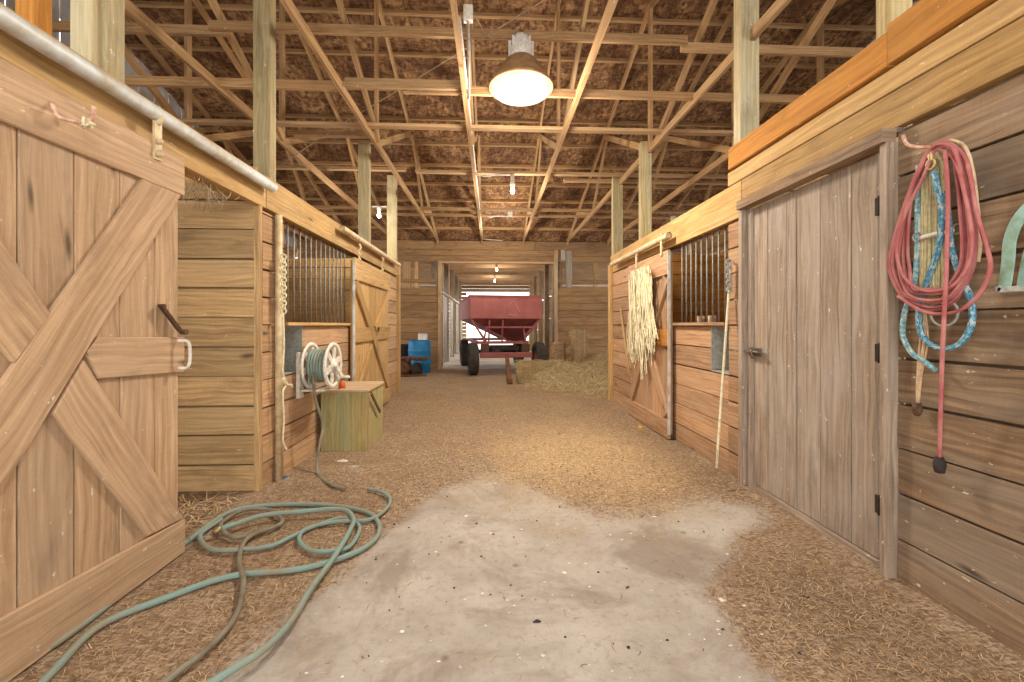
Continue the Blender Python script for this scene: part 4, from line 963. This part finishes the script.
# local frame: x across, y backwards (front at y=0)
hw = .91; zt, zb_ = 1.955, 1.40; Lw = 3.5
mb = MB(); t_ = .02
mb.box(-hw, hw, 0, t_, zb_, zt); mb.box(-hw, -hw + t_, t_, Lw, zb_, zt); mb.box(hw - t_, hw, t_, Lw, zb_, zt); mb.box(-hw, hw, Lw - t_, Lw, zb_, zt); wl_(mb, 'box_side', 'red', bevel=.004)
mb = MB(); mb.box(-hw - .02, hw + .02, -.02, .03, zt, zt + .03); mb.box(-hw - .02, -hw + .03, .03, Lw, zt, zt + .03); mb.box(hw - .03, hw + .02, .03, Lw, zt, zt + .03); mb.box(-hw - .02, hw + .02, Lw - .03, Lw + .02, zt, zt + .03); wl_(mb, 'top_rim', 'red')
mb = MB(); hz_ = .80   # hopper slopes down to the right
top = [(-hw + .01, .01, zb_ + .01), (hw - .01, .01, zb_ + .01), (hw - .01, Lw - .01, zb_ + .01), (-hw + .01, Lw - .01, zb_ + .01)]
bot = [(.25, 1.15, hz_), (hw - .2, 1.15, hz_), (hw - .2, 2.2, hz_), (.25, 2.2, hz_)]
mb.poly(top, bot); wl_(mb, 'hopper', 'reddark')
mb = MB(); mb.box(-.75, .62, .22, .30, .76, .83); mb.box(-.75, .62, 2.9, 3.0, .76, .83); mb.box(-.75, -.66, .3, 2.9, .76, .83); mb.box(.53, .62, .3, 2.9, .76, .83); wl_(mb, 'chassis_frame', 'red')
mb = MB(); mb.tube([(-.42, .1, zb_), (-.42, .25, .8)], .022, 6); wl_(mb, 'front_strut', 'red')
mb = MB(); mb.tube([(-.08, .1, zb_), (-.08, .25, .8)], .022, 6); wl_(mb, 'front_strut', 'red')
mb = MB(); mb.beam((-.90, .06, zb_), (-.48, .25, .8), .03, .05); wl_(mb, 'corner_brace', 'red')
mb = MB(); mb.beam((.88, .06, zb_), (.50, .25, .92), .03, .05); mb.beam((.52, .24, .95), (.45, .1, 1.2), .03, .05); wl_(mb, 'corner_brace', 'red')
mb = MB(); mb.box(-.52, .78, .12, .17, 1.16, 1.21); wl_(mb, 'cross_bar', 'red')
mb = MB(); mb.beam((.53, .22, .82), (.46, .14, 1.18), .03, .05); mb.beam((-.55, .22, .82), (-.50, .14, 1.18), .03, .04); wl_(mb, 'upright', 'red')
mb = MB(); mb.beam((-.45, .3, 1.12), (.25, 1.1, .80), .03, .05); wl_(mb, 'hopper_brace', 'red')
for x_ in (-.62, .42): wl_(MB().box(x_, x_ + .19, .1, .3, .55, .76), 'spring_block', 'rust')
mb = MB(); mb.box(-.66, .66, -.02, .14, .42, .55, 0); wl_(mb, 'front_axle', 'red', bevel=.01)
mb = MB(); mb.box(-.75, .75, 2.5, 2.62, .38, .48, 0); mb.box(-.06, .06, .14, 2.5, .42, .52); wl_(mb, 'rear_axle', 'black')
mb = MB(); mb.box(-.35, .35, .2, .9, .60, .70); mb.tube([(-.5, .5, .62), (.5, .8, .62)], .04); wl_(mb, 'undercarriage', 'black')
for (x, y) in ((-.84, .05), (.84, .05), (-.84, 2.55), (.84, 2.55)):
    w_ = MB(); w_.lathe([(.20, -.09), (.34, -.115), (.385, -.10), (.40, -.05), (.404, 0), (.40, .05), (.385, .10), (.34, .115), (.20, .09)], (x, y, .405), (1, 0, 0), 36, closed=True)
    wr_ = wl_(w_, 'wheel', 'tire')
    h_ = MB(); h_.lathe([(0, -.05), (.06, -.05), (.08, -.02), (.19, -.04), (.205, -.08), (.205, .08), (.19, .05), (.08, .03), (0, .03)], (x, y, .405), (1, 0, 0), 24)
    for k in range(5): h_.lathe([(0, -.06), (.012, -.06), (.012, -.02)], (x, y + .05 * math.cos(k * 1.2566), .405 + .05 * math.sin(k * 1.2566)), (1, 0, 0), 6)
    wl_(h_, 'wheel_rim', 'red', wr_)
mb = MB(); mb.beam((.0, .0, .46), (-.25, -1.65, .06), .09, .11); mb.box(-.31, -.20, -1.75, -1.6, .02, .12); wl_(mb, 'tongue', 'tongue', bevel=.006)
mb = MB()
def fr(px, py): u = (px - 325) / 440 * 2 * hw; v = zt - (py - 105) / 135 * (zt - zb_); return Vector((u, -.006, v))
mb.tube([fr(318, 213), fr(352, 138), fr(372, 138), fr(402, 198)], .006, 6); mb.tube([fr(318, 216), fr(392, 219)], .006, 6); mb.tube([fr(388, 160), fr(405, 200)], .004, 6); wl_(mb, 'triangle_emblem', 'chalk')

# ================================================================== hay
def strands(mb, n, place, L=(.05, .16), w=.003, flat=.5, bend=.3):
    for _ in range(n):
        p, nrm = place()
        p = Vector(p); nrm = Vector(nrm); t = Vector((U(-1, 1), U(-1, 1), U(-1, 1) * (1 - flat)))
        t = (t - nrm * t.dot(nrm) * flat).normalized(); l = U(*L); ww = w * U(.6, 1.4)
        sd = t.cross(nrm)
        if sd.length < .01: continue
        sd = sd.normalized() * ww; mid = p + t * l * .5 + nrm * U(0, bend) * l * .5 + sd * U(-4, 4); e_ = p + t * l + nrm * U(-.1, bend * .3) * l
        b = len(mb.v); tn = (R(), R(), R()); mb.v.extend([tuple(p - sd), tuple(p + sd), tuple(mid + sd), tuple(mid - sd), tuple(e_ + sd * .6), tuple(e_ - sd * .6)])
        mb.face((b, b + 1, b + 2, b + 3), [(0, 0)] * 4, tn); mb.face((b + 3, b + 2, b + 4, b + 5), [(0, 0)] * 4, tn)
    return mb
def bale(cx, cy, z0, dims, yaw, label, mat='hay', upright=False):
    r_ = root('hay_bale', (cx, cy, z0), label, 'hay bale', 'hay bales in the far right corner')
    cs, sn = math.cos(yaw), math.sin(yaw); ax = Vector((cs, sn, 0)); ay = Vector((-sn, cs, 0)); az = Vector((0, 0, 1)); o_ = Vector((cx, cy, z0 + dims[2] / 2))
    n = 14; mb = MB(); idx = {}
    # lumpy rounded box by superellipsoid
    import math as m_
    def sg(v, p): return math.copysign(abs(v) ** p, v)
    rows, cols = 18, 36; b = 0; P = []
    for i in range(rows + 1):
        ph = -math.pi / 2 + math.pi * i / rows
        for k in range(cols):
            th = 2 * math.pi * k / cols
            x = sg(math.cos(ph), .28) * sg(math.cos(th), .28); y = sg(math.cos(ph), .28) * sg(math.sin(th), .28); z = sg(math.sin(ph), .28)
            q = 1 + U(-.035, .03); P.append(o_ + ax * x * dims[0] / 2 * q + ay * y * dims[1] / 2 * q + az * max(z * q, -1) * dims[2] / 2)
    mb.v = [tuple(p) for p in P]
    for i in range(rows):
        for k in range(cols):
            k2 = (k + 1) % cols; mb.face((i * cols + k, i * cols + k2, (i + 1) * cols + k2, (i + 1) * cols + k), [(0, 0)] * 4, (.5, .5, .5), True)
    mb.build('bale_core', 'haybase', r_)
    st = MB()
    def pl():
        p = random.choice(P); d_ = (p - o_); d_ = Vector((d_.dot(ax) / dims[0], d_.dot(ay) / dims[1], d_.dot(az) / dims[2])); k = max(range(3), key=lambda i: abs(d_[i])); nn = (ax, ay, az)[k] * (1 if d_[k] > 0 else -1)
        return p + Vector((U(-.04, .04), U(-.04, .04), U(-.03, .03))), nn
    strands(st, 2600 if dims[0] > .5 else 1300, pl, (.05, .13) if dims[0] > .5 else (.03, .07), .003, .9, .15); o2 = st.build('loose_hay', mat, r_); o2['kind'] = 'stuff'
    tb_ = MB()
    for f_ in (-.22, .22):
        if upright: ring = [o_ + ax * f_ * dims[0] + ay * a * dims[1] * .5 + az * c * dims[2] * .5 for a, c in ((-1.01, -1), (-1.01, 1.01), (1.01, 1.01), (1.01, -1))]
        else: ring = [o_ + ax * f_ * dims[0] + ay * a * dims[1] * .505 + az * c * dims[2] * .505 for a, c in ((-1, -1), (-1, 1), (1, 1), (1, -1))]
        tb_.tube(ring, .004, 6, 1, True)
    tb_.build('baling_twine', 'tan_rope', r_)
q = onY(540, 384, 9.2); bale(q.x, 9.25, .0, (1.0, .5, .47), -.06, 'hay bale lying flat on the floor beside the wagon tongue')
q = onY(579, 343, 9.9); bale(q.x, 9.9, .30, (.30, .42, .85), .1, 'narrow hay bale standing upright against the far right boards', 'hay', True)
# rolled bale
q = onY(557.5, 350, 9.9); r_ = root('rolled_hay', (q.x, 9.9, .15), 'brown cylindrical roll of hay standing behind the flat bale', 'hay roll')
mb = MB(); pr = [(0, .0), (.16, .0), (.175, .1), (.18, .35), (.175, .62), (.15, .68), (0, .69)]; mb.lathe(pr, (q.x, 9.9, .15), n=30); mb.build('roll_core', 'haybase', r_)
st = MB()
def plr():
    th = U(0, 6.283); z = U(.02, .68); d_ = Vector((math.cos(th), math.sin(th), 0)); return Vector((q.x, 9.9, .15 + z)) + d_ * .18, d_
strands(st, 1400, plr, (.04, .09), .003, .92, .1); o2 = st.build('loose_hay', 'strawdark', r_); o2['kind'] = 'stuff'
# loose pile
def pileZ(x, y):
    h = .42 * math.exp(-(((x - 1.75) / .75) ** 2 + ((y - 8.6) / .75) ** 2)) + .30 * math.exp(-(((x - 2.2) / .5) ** 2 + ((y - 7.6) / .45) ** 2)) + .55 * math.exp(-(((x - 2.55) / .65) ** 2 + ((y - 9.8) / .7) ** 2)) + .16 * math.exp(-(((x - 1.3) / .6) ** 2 + ((y - 9.8) / .5) ** 2)) + .35 * math.exp(-(((x - 3.4) / .8) ** 2 + ((y - 9.0) / 1) ** 2))
    if x > 1.86 and y < YRE + .06: return -.3
    h += .20 * math.exp(-(((x - 1.25) / .45) ** 2 + ((y - 8.9) / .4) ** 2))
    return h + .03 * math.sin(x * 9 + y * 4) * math.sin(y * 11 - x * 3) * min(1, h * 5) - .05
def make_pile():
    x0, x1, y0, y1, n = .2, 4.6, 6.6, 11.6, 90; mb = MB()
    for j in range(n + 1):
        for i in range(n + 1):
            x = x0 + (x1 - x0) * i / n; y = y0 + (y1 - y0) * j / n; mb.v.append((x, y, groundZ(x, y) + pileZ(x, y) + U(-.008, .012)))
    for j in range(n):
        for i in range(n):
            a = j * (n + 1) + i
            if max(mb.v[k][2] for k in (a, a + 1, a + n + 1, a + n + 2)) > -.03: mb.face((a, a + 1, a + n + 2, a + n + 1), [(0, 0)] * 4, (.5, .5, .5), True)
    o = mb.build('hay_pile', 'haybase'); tag(o, 'big mound of loose hay in the far right corner', 'hay', None, 'stuff')
    st = MB()
    def pl():
        for _ in range(50):
            x = U(.4, 3.6); y = U(6.8, 10.6); h = pileZ(x, y)
            if h > U(0, .12): break
        e = .03; nn = Vector((-(pileZ(x + e, y) - h) / e, -(pileZ(x, y + e) - h) / e, 1)).normalized(); return Vector((x, y, groundZ(x, y) + h + .005)), nn
    strands(st, 15000, pl, (.06, .2), .0038, .6, .5); st.build('loose_hay', 'hay', o)['kind'] = 'stuff'
make_pile()

# ================================================================== straw and litter on the floor
def pl_near():
    for _ in range(100):
        x = U(-1.60, 1.86); y = 1.15 + (R() ** 1.2) * 7.0; c, ch, dk = floor_zone(x, y)
        if R() < (.02 if c > .6 else (.35 + .65 * dk)): return Vector((x, y, groundZ(x, y) + .002)), Vector((0, 0, 1))
    return Vector((x, y, groundZ(x, y))), Vector((0, 0, 1))
st = MB(); strands(st, 22000, pl_near, (.012, .06), .0011, .88, .3)
tag(st.build('scattered_straw', 'straw'), 'pale broken straw strewn over the dirt floor', 'straw', None, 'stuff')
st = MB(); strands(st, 20000, pl_near, (.006, .035), .0016, .88, .3)
tag(st.build('scattered_chaff', 'strawdark'), 'brown trampled chaff ground into the dirt floor', 'chaff', None, 'stuff')
def pl_stall(): x = U(-3.6, -1.75); y = U(2.3, 3.08); return Vector((x, y, groundZ(x, y) + .01)), Vector((0, 0, 1))
st = MB(); strands(st, 1800, pl_stall, (.05, .16), .003, .7, .5)
tag(st.build('stall_bedding', 'straw'), 'dark straw bedding inside the near left stall doorway', 'straw', None, 'stuff')
def chip(mb, x, y, r, h=.006):
    n = 8; z = groundZ(x, y) + .001; a = U(.5, 1); ring = [(x + r * math.cos(t) * U(.6, 1.2), y + r * math.sin(t) * U(.6, 1.2) * a) for t in [i * 2 * math.pi / n for i in range(n)]]
    b = len(mb.v); mb.v.extend([(p[0], p[1], z) for p in ring]); mb.v.append((x, y, z + h)); tn = (R(), R(), R())
    for i in range(n): mb.face((b + i, b + (i + 1) % n, b + n), [(0, 0)] * 3, tn)
wc = MB(); dc = MB()
for _ in range(200):
    x = U(-.8, 1.3); y = 1.3 + R() ** 1.6 * 3.2
    chip(wc, x, y, U(.003, .009) * (1 + (R() < .1) * 1.0), .003)
for _ in range(130):
    x = U(-.9, 1.5); y = 1.3 + R() ** 1.4 * 3.6; chip(dc, x, y, U(.003, .01))
tag(wc.build('white_droppings', 'whitescrap'), 'small white specks and chips scattered over the concrete', 'droppings', None, 'stuff')
tag(dc.build('dark_crumbs', 'black'), 'small dark crumbs scattered over the concrete', 'crumbs', None, 'stuff')
def scrap(px, py, r, mat, name, label, cat, h=.02):
    q = onZ(px, py, 0); mb = MB(); chip(mb, q.x, q.y, r, h); tag(mb.build(name, mat), label, cat)
scrap(537, 622, .022, 'black', 'dry_leaf', 'dark curled leaf lying at the centre foreground of the concrete', 'leaf', .012)
scrap(641, 428, .04, 'yellowleaf', 'yellow_leaf', 'yellow leaf at the foot of the far right door', 'leaf')
scrap(282, 480, .05, 'bluedirty', 'cloth_scrap', 'dusty blue scrap at the foot of the pale strip beside the doorway', 'scrap', .012)
scrap(343, 462, .07, 'whitescrap', 'paper_scrap', 'crumpled pale paper scrap in front of the wooden chest', 'scrap', .015)
scrap(352, 467, .05, 'galv', 'plastic_scrap', 'grey plastic scrap beside the paper in front of the chest', 'scrap', .012)
q = onZ(143, 580, 0); mb = MB(); mb.lathe([(0, 0), (.022, .004), (.028, .02), (.02, .036), (0, .04)], (q.x, q.y, groundZ(q.x, q.y)), n=10); tag(mb.build('dirt_clod', 'brownjunk'), 'small clod of dirt at the foot of the near left door', 'clod')
q = onZ(672, 440, 0); post_ = MB(); post_.lathe([(.045, 0), (.05, .0), (.035, .06), (.02, .12), (.0, .13)], (q.x - .02, q.y, 0), n=10); tag(post_.build('door_guide', 'rust'), 'rusty floor guide at the near foot of the far right door', 'door guide')

# cobwebs under the left header, over the near doorway
cw = MB()
for k in range(60):
    y = U(2.35, 3.15); x = XL - U(.02, .5); z = 2.15; n = U(.03, .14); pts = [Vector((x, y, z)), Vector((x + U(-.03, .03), y + U(-.04, .04), z - n * .5)), Vector((x + U(-.05, .05), y + U(-.06, .06), z - n))]
    cw.tube(pts, .0022, 4, 3)
for k in range(24):
    y = U(2.4, 3.1); x = XL - U(.02, .4); cw.tube([Vector((x, y, 2.13)), Vector((x - U(.05, .2), y + U(.05, .2), 2.07 - U(0, .05))), Vector((x - U(.1, .35), y + U(.1, .35), 2.13))], .002, 4, 4)
tag(cw.build('cobwebs', 'web'), 'dusty cobwebs hanging under the header over the near left doorway', 'cobweb', None, 'stuff')
